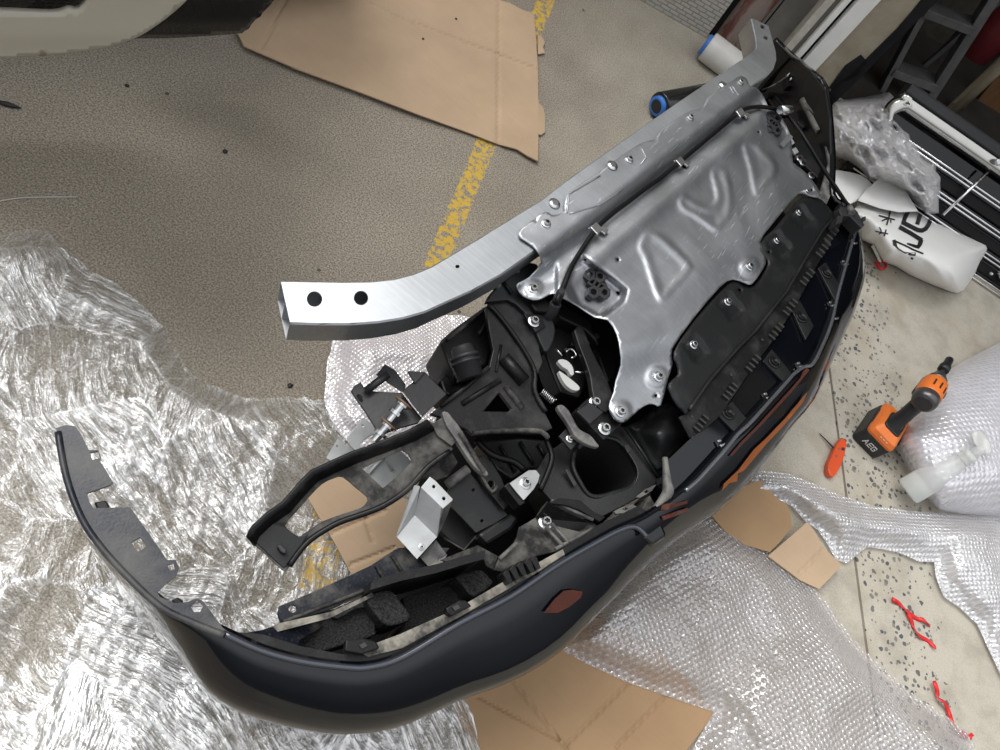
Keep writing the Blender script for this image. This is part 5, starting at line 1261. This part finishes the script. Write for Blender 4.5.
# ---- corner pieces where headlight and strip meet
tube('corner_bracket', [P(u, v, z) for u, v, z in ((665, 458, 0.452), (666, 470, 0.455), (667, 482, 0.458), (668, 492, 0.458), (662, 500, 0.452), (654, 510, 0.45))], [0.005, 0.006, 0.008, 0.010, 0.007, 0.005], MB['grey_steel'], bp, 10, k=3)
block('corner_face', [(669, 461), (677, 470), (690, 489), (686, 492), (671, 496), (667, 480)], 0.447, 0.06, MB['gloss'], bp, 0.003)
for pts in ([(636, 497), (646, 489), (657, 484), (652, 491), (640, 498)], [(614, 511), (622, 507), (632, 504), (638, 507), (628, 513), (616, 514)]):
    g = sheet('lattice_bracket', pts, 0.42, MB['grey_steel'], bp, holes=[[(kp(pts)[0] - 2.5, kp(pts)[1]), (kp(pts)[0] + 1, kp(pts)[1] - 2), (kp(pts)[0] + 3, kp(pts)[1] - 0.5), (kp(pts)[0], kp(pts)[1] + 1.5)]], t=0.006, bev=0.0008)
block('corner_tab', [(640, 512), (650, 495), (656, 505), (650, 516)], 0.43, 0.05, MB['dust'], bp, 0.002)
block('end_cap', [(636, 526), (650, 516), (662, 522), (668, 536), (655, 545), (646, 538)], 0.446, 0.04, MB['gloss'], bp, 0.006)

# ---- air guide panel with a rounded opening
AP = [(548, 452), (560, 444), (575, 430), (600, 420), (625, 427), (642, 452), (659, 477), (652, 490), (625, 505), (600, 518), (578, 520), (556, 506), (540, 488), (536, 470)]
AH = smooth_poly([(577, 449), (598, 438), (616, 440), (626, 450), (636, 466), (637, 477), (630, 487), (614, 493), (598, 497), (588, 494), (580, 482), (573, 466)], True, 3)
air = sheet('air_guide', AP, plane3((548, 452, 0.385), (659, 477, 0.41), (600, 518, 0.40)), MB['panel'], bp, holes=[AH], t=0.006, bev=0.0015)
ah3 = [P(u, v, 0.396) for u, v in AH]; tube('opening_rim', ah3 + ah3[:1], 0.0045, MB['panel'], air, 8)
_n = len(ah3); link('opening_throat', [p + Vector((0, 0, -0.2)) for p in ah3] + ah3, [[i, (i + 1) % _n, _n + (i + 1) % _n, _n + i] for i in range(_n)] + [list(range(_n))], MB['socket'], air)
tube('air_guide_seam', [P(625, 427, 0.412), P(642, 452, 0.414), P(658, 477, 0.414)], 0.003, MB['panel'], air, 8)
block('slot', [(624, 446), (628, 444), (632, 450), (628, 453)], 0.406, 0.004, MB['socket'], air, 0.0005)
block('slot', [(565, 470), (568, 469), (577, 484), (574, 486)], 0.402, 0.004, MB['socket'], air, 0.0005)
DU = [(627, 426), (640, 420), (655, 408), (668, 403), (680, 410), (686, 420), (692, 438), (680, 450), (668, 462), (660, 476), (644, 452)]
sheet('air_duct', DU, lambda u, v: 0.40 + 0.05 * sst(0, 26, edist(DU, u, v)), MB['panel'], bp, t=0.004, res=5, smooth=True)

# ---- latch area between plate and headlight frame
arm = [(574, 330), (583, 328), (590, 345), (598, 362), (607, 378), (612, 392), (616, 402), (606, 412), (596, 404), (592, 390), (590, 376), (584, 358)]
block('latch_arm', smooth_poly(arm, True, 2), 0.470, 0.014, MB['black'], bp, 0.002)
lb = block('latch_block', [(578, 408), (588, 398), (600, 398), (622, 424), (604, 440), (594, 430), (588, 424)], 0.462, 0.03, MB['black'], bp, 0.002)
LBT = bvh(lb)
bolt(594.5, 403, LBT, lb, 1.3); bolt(604, 429, LBT, lb, 1.35)
block('latch_step', [(577, 411), (590, 402), (604, 412), (590, 424)], 0.468, 0.008, MB['steel_black'], lb, 0.0015)
lev = smooth_poly([(557, 407), (562, 404), (569, 410), (574, 419), (580, 429), (590, 434), (596, 441), (600, 447), (592, 446), (583, 442), (575, 436), (570, 427), (565, 419)], True, 2)
block('grey_lever', lev, 0.455, 0.012, MB['grey_steel'], bp, 0.003)
np_ = block('nut_plate', [(559, 436), (567, 428), (580, 440), (571, 450)], 0.44, 0.006, MB['steel_black'], bp, 0.001)
bolt(569.5, 439, bvh(np_), np_, 0.8)
for pts in ([(558, 361), (562, 359), (568, 361), (573, 367), (574, 374), (571, 375), (568, 370), (563, 367)], [(559, 371), (563, 373), (571, 379), (579, 386), (579, 390), (573, 390), (566, 385), (561, 377)]):
    block('latch_hook', smooth_poly(pts, True, 3), 0.463, 0.010, MB['white_plastic'], bp, 0.002)
tube('latch_wire', [P(575, 372, 0.455), P(581, 372.5, 0.455), P(586, 373, 0.45)], 0.0022, MB['zinc'], bp, 8)
tube('latch_wire', [P(u, v, 0.45) for u, v in ((566, 352), (570, 349), (574, 351), (576, 356), (571, 358))], 0.0018, MB['zinc'], bp, 8, k=3)
tube('latch_wire', [P(u, v, 0.45) for u, v in ((556, 349), (559, 352), (562, 356))], 0.0020, MB['zinc'], bp, 8)
hel = []
s0, s1 = P(542, 391, 0.44), P(554, 402, 0.44); sd = (s1 - s0); s_x = sd.orthogonal().normalized(); s_y = sd.normalized().cross(s_x)
for k in range(8 * 12 + 1):
    t = k / (8 * 12); a = t * 8 * 2 * math.pi; hel.append(s0 + sd * t + (s_x * math.cos(a) + s_y * math.sin(a)) * 0.006)
tube('latch_spring', hel, 0.0009, MB['zinc'], bp, 6)
block('latch_housing', [(548, 330), (566, 322), (578, 336), (590, 372), (580, 398), (560, 392), (552, 372), (545, 352)], 0.43, 0.05, MB['deep'], bp, 0.004)
for (u, v, r) in ((578, 336, 0.006), (571, 346, 0.004), (564, 352, 0.004), (586, 345, 0.004), (595, 338, 0.006)):
    p = P(u, v, 0.436); lathe('latch_pin', p, p + Vector((0, 0, 0.01)), [(0, r), (0.8, r), (1, r * 0.7)], MB['steel_black'], bp, 12)
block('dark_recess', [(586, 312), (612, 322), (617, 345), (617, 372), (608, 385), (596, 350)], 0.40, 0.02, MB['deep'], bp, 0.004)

# ---- black support frame with a triangular window
FR = [(430, 414), (440, 406), (460, 390), (489, 367), (493, 350), (489, 330), (486, 308), (495, 290), (515, 282), (540, 305), (538, 330), (540, 350), (543, 362), (535, 380), (534, 392), (545, 412), (553, 428), (541, 434), (520, 433), (492, 433), (474, 436), (467, 430), (455, 424), (444, 418)]
TH = [(484, 411), (498, 394), (500, 393), (512, 409), (508, 411.5)]
TH2 = [(487, 411), (499, 394), (514, 411), (508, 412)]
frz = plane3((430, 414, 0.44), (515, 282, 0.485), (553, 428, 0.45))
frame = sheet('support_frame', FR, frz, MB['black'], bp, holes=[TH], t=0.012, bev=0.002)
FT = bvh(frame)
def onF(u, v, l=0.004): return on(FT, u, v, l, frz(u, v))[0]
tube('frame_bead', [onF(u, v) for u, v in ((488, 305), (500, 318), (512, 334), (524, 352), (534, 372), (534, 392), (545, 412))], 0.004, MB['black'], frame, 8, k=3)
tube('frame_bead', [onF(u, v) for u, v in ((472, 434), (492, 431.5), (520, 431), (540, 432), (548, 438))], 0.0045, MB['dust'], frame, 8, k=2)
tube('frame_bead', [onF(u, v) for u, v in ((440, 407), (465, 388), (488, 368))], 0.004, MB['black'], frame, 8)
tube('frame_rib', [onF(503, 358, 0.002), onF(524, 382, 0.002)], [0.012, 0.012], MB['black'], frame, 10)
tube('frame_rib', [onF(462, 404, 0), onF(500, 380, 0)], 0.005, MB['black'], frame, 8)
tube('frame_rib', [onF(505, 386, 0), onF(522, 408, 0)], 0.006, MB['dust'], frame, 8)
tube('frame_rib', [onF(501, 345, 0), onF(496, 372, 0)], 0.003, MB['black'], frame, 8)
UB = [(486, 302), (497, 286), (512, 274), (530, 262), (540, 268), (532, 280), (520, 286), (530, 300), (545, 310), (552, 318), (556, 330), (552, 345), (545, 352), (535, 330), (524, 312), (508, 300)]
ub = sheet('upper_bracket', smooth_poly(UB, True, 2), plane3((486, 302, 0.488), (540, 268, 0.495), (545, 350, 0.478)), MB['panel'], bp, t=0.014, bev=0.003)
UT = bvh(ub)
bolt(533.5, 322, bvh(sheet('bolt_plate', [(524, 314), (540, 314), (546, 326), (536, 332)], 0.488, MB['black'], ub, t=0.006, bev=0.001)), ub, 1.25)
for (u, v) in ((497, 284), (516, 270), (522, 262)):
    p = P(u, v, 0.492); lathe('mount_stud', p - Vector((0, 0, 0.01)), p + Vector((0, 0, 0.006)), [(0, 0.008), (0.7, 0.008), (1, 0.005)], MB['grey_steel'], ub, 12)
tube('bracket_rib', [P(503, 281, 0.495), P(512, 293, 0.494)], 0.003, MB['black'], ub, 8)
block('bracket_socket', [(530, 303), (545, 298), (553, 304), (548, 312), (536, 311)], 0.497, 0.02, MB['deep'], ub, 0.003)
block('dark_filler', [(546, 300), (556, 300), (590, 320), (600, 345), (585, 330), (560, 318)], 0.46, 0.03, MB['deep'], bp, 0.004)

# ---- connector and its housing left of the frame
hs_ = block('lamp_housing', [(440, 341), (452, 330), (468, 318), (486, 305), (494, 318), (492, 345), (488, 364), (470, 377), (456, 380), (448, 362)], 0.425, 0.10, MB['black'], bp, 0.005)
block('housing_foot', [(440, 380), (456, 368), (466, 380), (462, 390), (450, 396), (444, 392)], 0.40, 0.07, MB['black'], bp, 0.004)
block('foot_tab', [(453, 373), (460, 369), (466, 377), (459, 381)], 0.425, 0.01, MB['grey_steel'], hs_, 0.001)
lathe('connector', P(471, 378, 0.465), P(461, 346, 0.475), [(0, 0.021), (0.45, 0.021), (0.46, 0.024), (0.52, 0.024), (0.53, 0.021), (0.6, 0.021), (0.61, 0.0245), (0.70, 0.0245), (0.72, 0.019), (0.95, 0.018), (1.0, 0.015)], MB['rubber'], bp, 24)
tube('housing_rib', [P(478, 334, 0.43), P(490, 320, 0.43)], 0.004, MB['black'], hs_, 8)
tube('housing_rib', [P(447, 340, 0.428), P(486, 308, 0.428)], 0.003, MB['dust'], hs_, 8)

# ---- black steel bracket with two long bolts
SB = [(351, 391), (354, 386), (361, 382), (364, 388), (370, 391), (402, 393), (411, 405), (422, 418), (418, 423), (400, 428), (380, 435), (366, 413)]
sb = sheet('steel_bracket', SB, plane3((351, 391, 0.42), (402, 393, 0.43), (380, 434, 0.42)), MB['steel_black'], bp, holes=[circ(360, 398, 4.0, 12, 2.2, 1.0)], t=0.005, bev=0.001)
sheet('bracket_back', SB, 0.375, MB['steel_black'], sb, t=0.004)
prism('bracket_ear', [P(u, v, 0.40) for u, v in ((376, 375), (385, 364), (395, 370), (406, 385), (404, 393), (398, 390))], [P(u, v, 0.43) for u, v in ((376, 375), (385, 364), (395, 370), (406, 385), (404, 393), (398, 390))], MB['steel_black'], sb, 0.001)
tube('bracket_rod', [P(366, 391, 0.432), P(388, 374, 0.445)], 0.0065, MB['steel_black'], sb, 12)
sx = prism('box_section', [P(u, v, 0.36) for u, v in ((402, 391), (425, 372), (447, 394), (422, 417))], [P(u, v, 0.45) for u, v in ((402, 391), (425, 372), (447, 394), (422, 417))], MB['steel_black'], sb, 0.0015)
sheet('box_flap', [(408, 371), (412, 371), (425, 372), (415, 383)], 0.455, MB['steel_black'], sb, t=0.004)
for (a, b, z) in (((403, 404), (389, 421), 0.455), ((388, 425), (374, 441), 0.445)):
    A, B = P(*a, z), P(*b, z - 0.012); d = (B - A)
    bb_ = lathe('long_bolt', A, B, [(0, 0.011), (0.12, 0.011), (0.13, 0.007), (0.45, 0.0065), (0.46, 0.011), (0.62, 0.011), (0.63, 0.006), (1, 0.006)], MB['zinc'], sb, 12, False)
    lathe('rust_washer', A - d.normalized() * 0.003, A, [(0, 0.015), (1, 0.015)], simple('rust stained washer', (0.17, 0.10, 0.06), 0.6, 0.3), sb, 18)
sheet('curved_plate', smooth_poly([(347, 438), (356, 427), (364, 418), (372, 425), (380, 434), (372, 435), (366, 438), (361, 443), (358, 451), (352, 447)], True, 2), 0.26, MB['alu_part'], bp, t=0.004, holes=[circ(363, 426, 1.3, 8)], bev=0.0008)
sheet('curved_plate', [(326, 458), (338, 438), (347, 446), (358, 452), (346, 456), (334, 462)], 0.25, MB['alu_part'], bp, t=0.004, holes=[circ(337, 446, 1.2, 8)])

# ---- big black loop bracket on the left
LB = [(247, 537), (252, 528), (266, 515), (283, 502), (300, 482), (311, 471), (330, 462), (350, 453), (372, 445), (393, 437), (410, 430), (428, 420), (437, 428), (446, 440), (453, 449), (440, 459), (428, 468), (418, 480), (407, 491), (396, 499), (383, 507), (360, 516), (340, 523), (325, 531), (310, 541), (300, 552), (290, 566), (283, 571), (266, 555)]
H1 = smooth_poly([(310, 496), (322, 484), (334, 478), (343, 477), (355, 487), (367, 497), (366, 503), (360, 508), (342, 514), (323, 521), (312, 528), (303, 534), (298, 536), (285, 526), (297, 511)], True, 2)
H2 = [(362, 468), (382, 459), (402, 450), (408, 454), (412, 461), (404, 470), (394, 479), (383, 488), (372, 478)]
def lbz(u, v):
    e0 = edist(LB, u, v)
    return 0.430 + 0.0 * e0
loop = sheet('loop_bracket', smooth_poly(LB, True, 2), lambda u, v: plane3((247, 537, 0.40), (430, 425, 0.44), (290, 565, 0.40))(u, v), MB['dust'], bp, holes=[H1, H2], t=0.004, bev=0.001)
UPP = [(247, 537), (252, 527), (266, 514), (283, 502), (300, 482), (311, 471), (330, 462), (350, 453), (372, 445), (393, 437), (410, 430), (428, 420)]
lz_ = plane3((247, 537, 0.40), (430, 425, 0.44), (290, 565, 0.40))
bs = [P(u + 7, v + 9, lz_(u, v)) for u, v in UPP]; tp = [P(u, v, lz_(u, v) + 0.028) for u, v in UPP]
V = bs + tp; n_ = len(bs); fl_ = link('loop_flange', V, [[i, i + 1, n_ + i + 1, n_ + i] for i in range(n_ - 1)], MB['black'], loop, True); solid(fl_, 0.004, 0, 0)
tube('loop_bead', [P(u, v, lz_(u, v) + 0.004) for u, v in ((289, 566), (299, 552), (310, 540), (325, 530), (340, 522), (360, 515), (383, 506), (407, 490), (428, 467), (450, 451))], 0.0045, MB['black'], loop, 8, k=3)
sheet('loop_foot', [(249, 536), (262, 520), (284, 526), (298, 537), (308, 534), (300, 548), (288, 565), (283, 568)], lambda u, v: lz_(u, v) + 0.0025, MB['panel'], loop, t=0.003, bev=0.001)
block('rubber_stop', [(277, 546), (281, 544), (287, 549), (286, 554), (281, 552)], lz_(281, 549) + 0.016, 0.014, MB['rubber'], loop, 0.002)
# aluminium box seen through the second window, and small bright brackets
prism('inner_box', [P(u, v, 0.24) for u, v in ((362, 470), (398, 448), (412, 462), (386, 490))], [P(u, v, 0.30) for u, v in ((362, 470), (398, 448), (412, 462), (386, 490))], MB['alu_part'], bp, 0.002)
tube('inner_edge', [P(368, 474, 0.305), P(384, 456, 0.305), P(392, 470, 0.305)], 0.003, MB['alu_part'], bp, 6)
sheet('grey_tab', [(432, 424), (444, 416), (454, 424), (460, 436), (452, 446), (444, 440), (438, 436)], 0.446, MB['dust'], bp, t=0.006, bev=0.001)
gb_ = block('grey_arm', smooth_poly([(442, 412), (448, 412), (453, 418), (458, 424), (463, 432), (469, 446), (478, 458), (488, 472), (486, 476), (474, 466), (464, 452), (455, 438), (447, 426)], True, 2), 0.452, 0.012, MB['grey_steel'], bp, 0.003)
tube('arm_bead', [P(460, 432, 0.456), P(472, 452, 0.456), P(484, 472, 0.456)], 0.004, MB['dust'], gb_, 8)

# ---- bright folded aluminium bracket
p_tab = [(420, 487), (430, 476.5), (453, 499), (443, 508.5)]
z1 = 0.44
sheet('folded_bracket', [(421, 487.5), (430, 476.5), (436, 481), (453, 499), (452, 501), (443, 508.5)], z1, MB['alu_part'], bp, holes=[circ(434, 486.5, 1.8, 8), circ(444, 498.5, 1.9, 8)], t=0.004, bev=0.0008)
fbk = bpy.data.objects['folded_bracket']
def facet(nm, pts, mat, parent, t=0.0035):
    vs_ = [P(u, v, z) for u, v, z in pts]; o_ = link(nm, vs_, [list(range(len(vs_)))], mat, parent)
    nn_ = (vs_[1] - vs_[0]).cross(vs_[2] - vs_[0])
    if nn_.dot(CAMPOS - vs_[0]) < 0: o_.data.flip_normals()
    solid(o_, t); return o_
facet('bracket_face', [(421, 487.5, z1), (443, 508.5, z1), (437, 537, 0.40), (414.5, 515, 0.40)], MB['alu_part'], fbk)
facet('bracket_face', [(414.5, 515, 0.40), (437, 537, 0.40), (417, 559, 0.388), (397, 537, 0.388)], MB['alu_part'], fbk)
facet('bracket_side', [(420, 487, z1), (414, 486, z1 - 0.005), (397, 537, 0.385), (415, 515, 0.40)], MB['alu_part'], fbk)
facet('bracket_side', [(443, 509, z1), (453, 500, z1), (444, 524, 0.40), (437, 537, 0.40)], MB['grey_steel'], fbk)
bolt(421.5, 547, bvh(bpy.data.objects['bracket_face.001']), fbk, 0.55, 0.32)
facet('grey_foot', [(420, 557, 0.375), (436, 540, 0.385), (447, 555, 0.38), (438, 570, 0.38), (428, 566, 0.375)], MB['grey_steel'], bp)

# ---- dark radiator side plate and neighbours
RP = [(448, 490), (462, 476), (469, 472), (486, 490), (508, 515), (494, 524), (476, 533), (460, 516), (446, 502)]
rp_ = sheet('side_plate', RP, plane3((448, 490, 0.36), (469, 472, 0.37), (490, 526, 0.36)), MB['panel'], bp, t=0.008, bev=0.002, holes=[circ(473.5, 490, 1.5, 8), circ(482, 521, 1.5, 8)])
tube('side_plate_rib', [P(447, 485, 0.372), P(468, 469, 0.38)], 0.008, MB['grey_steel'], rp_, 10)
sheet('side_box', [(418, 478), (432, 462), (452, 452), (458, 462), (448, 476), (436, 480), (428, 478)], 0.38, MB['dust'], bp, t=0.006, bev=0.001)
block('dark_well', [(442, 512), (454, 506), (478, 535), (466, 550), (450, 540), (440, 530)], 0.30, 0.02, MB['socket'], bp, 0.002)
tube('well_edge', [P(444, 538, 0.33), P(464, 550, 0.34), P(476, 536, 0.35)], 0.002, MB['dust'], bp, 6)
br = sheet('channel_bracket', [(484, 455), (492, 462), (502, 478), (506, 490), (512, 500), (504, 510), (496, 500), (484, 486), (476, 472), (470, 458)], 0.385, MB['black'], bp, holes=[[(477, 462), (480, 460), (488, 472), (486, 476)], circ(491, 484, 3.2, 10)], t=0.008, bev=0.0015)
tube('channel_bead', [P(472, 458, 0.39), P(484, 480, 0.39), P(492, 492, 0.39), (P(497, 486, 0.39))], 0.0028, MB['dust'], br, 8, k=2)
block('cross_tube', [(478, 534), (512, 512), (520, 518), (512, 530), (488, 545)], 0.365, 0.03, MB['panel'], bp, 0.006)
tb = sheet('bright_tab', smooth_poly([(510, 483), (520, 476), (529, 470), (536, 470), (540, 475), (538, 482), (534, 489), (524, 500), (517, 492)], True, 1), plane3((510, 483, 0.43), (540, 475, 0.42), (524, 500, 0.43)), MB['alu_part'], bp, t=0.003, bev=0.0008)
bolt(525, 483.5, bvh(tb), tb, 1.15)
block('tab_step', [(504, 486), (510, 481), (526, 502), (520, 506)], 0.425, 0.03, MB['black'], bp, 0.002)
hb_ = [(547, 501), (552, 505), (560, 512), (580, 518), (596, 524), (600, 528), (580, 541), (566, 548), (554, 552), (540, 555), (520, 562), (502, 572), (494, 570), (500, 556), (512, 545), (517, 536), (519, 527), (528, 522), (536, 517), (541, 508)]
hbr = sheet('headlight_bracket', hb_, lambda u, v: 0.40 + 0.03 * sst(500, 560, v), MB['dust'], bp, t=0.006, res=6, smooth=False, bev=0.001)
HBT = bvh(hbr)
facet('bracket_web', [(536, 518, 0.41), (548, 503, 0.44), (590, 523, 0.425), (558, 548, 0.40)], MB['black'], hbr)
for (a, b) in (((543, 530), (560, 549)), ((549, 527), (566, 546)), ((548, 503), (590, 523)), ((498, 560), (514, 546)), ((552, 552), (588, 533))):
    tube('web_rib', [on(HBT, a[0], a[1], 0.006, 0.43)[0] + Vector((0, 0, 0.006)), on(HBT, b[0], b[1], 0.006, 0.43)[0] + Vector((0, 0, 0.006))], 0.0035, MB['grey_steel'], hbr, 8)
bolt(545, 523, HBT, hbr, 1.4)
sheet('strut', [(548, 503), (560, 498), (580, 500), (594, 512), (606, 517), (600, 522), (580, 510), (566, 505)], 0.425, MB['black'], bp, t=0.006, bev=0.001)
sheet('shroud', [(556, 552), (566, 547), (600, 524), (640, 506), (650, 516), (620, 530), (590, 547)], 0.442, MB['panel'], bp, t=0.004, bev=0.001)
sheet('shroud', [(440, 560), (478, 545), (498, 556), (494, 570), (486, 566), (484, 559), (462, 565)], 0.40, MB['dust'], bp, t=0.004, bev=0.001)

# ---- the far end
fe = sheet('far_wing_liner', [(775, 50), (784, 52), (800, 62), (812, 72), (826, 90), (831, 120), (832, 165), (828, 185), (818, 178), (806, 160), (794, 140), (786, 118), (772, 104), (766, 96), (758, 86), (766, 80), (774, 70)], plane3((775, 50, 0.40), (830, 180, 0.42), (766, 96, 0.32)), MB['panel'], bp, t=0.005)
FET = bvh(fe)
def onE(u, v, l=0.004): return on(FET, u, v, l, 0.38)[0]
tube('liner_arch', [onE(u, v) for u, v in ((764, 96), (772, 96), (779, 101), (785, 108), (788, 116))], 0.010, MB['black'], fe, 10, k=3)
tube('liner_rod', [onE(u, v) for u, v in ((804, 100), (808, 108), (814, 120), (820, 132))], 0.009, MB['grey_steel'], fe, 10, k=2)
tube('liner_edge', [P(u, v, 0.452) for u, v in ((806, 103), (814, 114), (822, 126), (829, 138))], 0.0018, MB['dust'], fe, 6)
block('liner_pocket', [(796, 112), (804, 106), (810, 112), (812, 122), (804, 128), (798, 122)], 0.415, 0.02, MB['black'], fe, 0.003)
block('liner_socket', [(786, 76), (794, 70), (800, 76), (796, 86), (788, 86)], 0.42, 0.02, MB['deep'], fe, 0.002)
tube('socket_mark', [P(787, 76, 0.424), P(790, 73, 0.424), P(793, 76, 0.424), P(790, 80, 0.424)], 0.0022, MB['alu_part'], fe, 6)
tube('liner_wire', [P(u, v, 0.42) for u, v in ((762, 90), (772, 86), (782, 80), (788, 76))], 0.002, MB['dust'], fe, 6, k=3)
tube('wing_edge', [P(u, v, 0.462) for u, v in ((785, 48), (792, 56), (800, 60), (806, 66), (812, 70))], 0.004, MB['grey_steel'], fe, 8, k=2)
block('far_side_plate', [(792, 148), (800, 140), (818, 142), (824, 160), (818, 178), (806, 166), (796, 158)], 0.435, 0.01, MB['panel'], bp, 0.002)
fp = sheet('far_rail', [(826, 145), (833, 133), (835, 165), (834, 188), (826, 206), (818, 200), (824, 180), (829, 162)], 0.452, MB['grey_steel'], bp, t=0.006, bev=0.001)
fst = bvh(fp)
for (u, v) in ((803, 162), (812, 175), (800, 158)):
    p = P(u, v, 0.452); lathe('far_bolt', p - Vector((0, 0, 0.01)), p + Vector((0, 0, 0.006)), [(0, 0.010), (0.5, 0.010), (0.55, 0.006), (1, 0.005)], MB['zinc'], bp, 10, False)
for q in ([(792, 149), (796, 147), (799, 152), (795, 154)], [(788, 140), (792, 138), (795, 143), (791, 145)]):
    block('plate_tab', q, 0.47, 0.006, MB['alu_part'], bp, 0.001)
facet('plate_lip', [(781, 144, 0.525), (790, 134, 0.535), (793, 137, 0.53), (784, 147, 0.52)], MB['alu_plate'], plate, 0.004)
cn_ = block('end_connector', smooth_poly([(839, 210), (843, 203), (849, 202), (853, 206), (858, 212), (862, 220), (865, 225), (862, 228), (856, 222), (850, 216), (842, 216)], True, 1), 0.50, 0.03, MB['rubber'], bp, 0.002)
for q in ([(842, 202), (845, 200), (847, 204), (844, 206)], [(854, 203), (857, 202), (857, 206), (855, 208)], [(863, 217), (866, 216), (866, 220), (863, 221)], [(838, 216), (844, 214), (842, 222), (836, 224)]):
    block('connector_key', q, 0.505, 0.025, MB['rubber'], cn_, 0.001)
lathe('connector_ring', P(849, 207, 0.502), P(852, 213, 0.506), [(0, 0.008), (1, 0.008)], MB['grey_steel'], cn_, 12)

# dark bodies in the shade between frame, side plate and air guide
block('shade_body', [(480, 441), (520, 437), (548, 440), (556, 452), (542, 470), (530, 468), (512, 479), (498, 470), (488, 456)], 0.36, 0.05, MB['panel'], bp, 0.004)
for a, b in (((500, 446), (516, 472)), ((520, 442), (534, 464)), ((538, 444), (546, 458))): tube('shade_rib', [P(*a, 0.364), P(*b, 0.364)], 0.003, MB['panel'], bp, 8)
tube('wiring_loom', [P(u, v, 0.39) for u, v in ((476, 440), (488, 452), (500, 458), (514, 462), (524, 470))], 0.006, MB['cable'], bp, 10, k=3)
tube('wiring_loom', [P(u, v, 0.42) for u, v in ((546, 440), (552, 456), (548, 472), (540, 490))], 0.005, MB['cable'], bp, 10, k=3)
for n0, lab in (('latch_hook', 'pale latch hook'), ('release_cable', 'thin black release cable'), ('orange_reflection', 'painted orange reflection'), ('folded_bracket', 'bright folded aluminium bracket'), ('bright_tab', 'bright metal tab with a bolt')):
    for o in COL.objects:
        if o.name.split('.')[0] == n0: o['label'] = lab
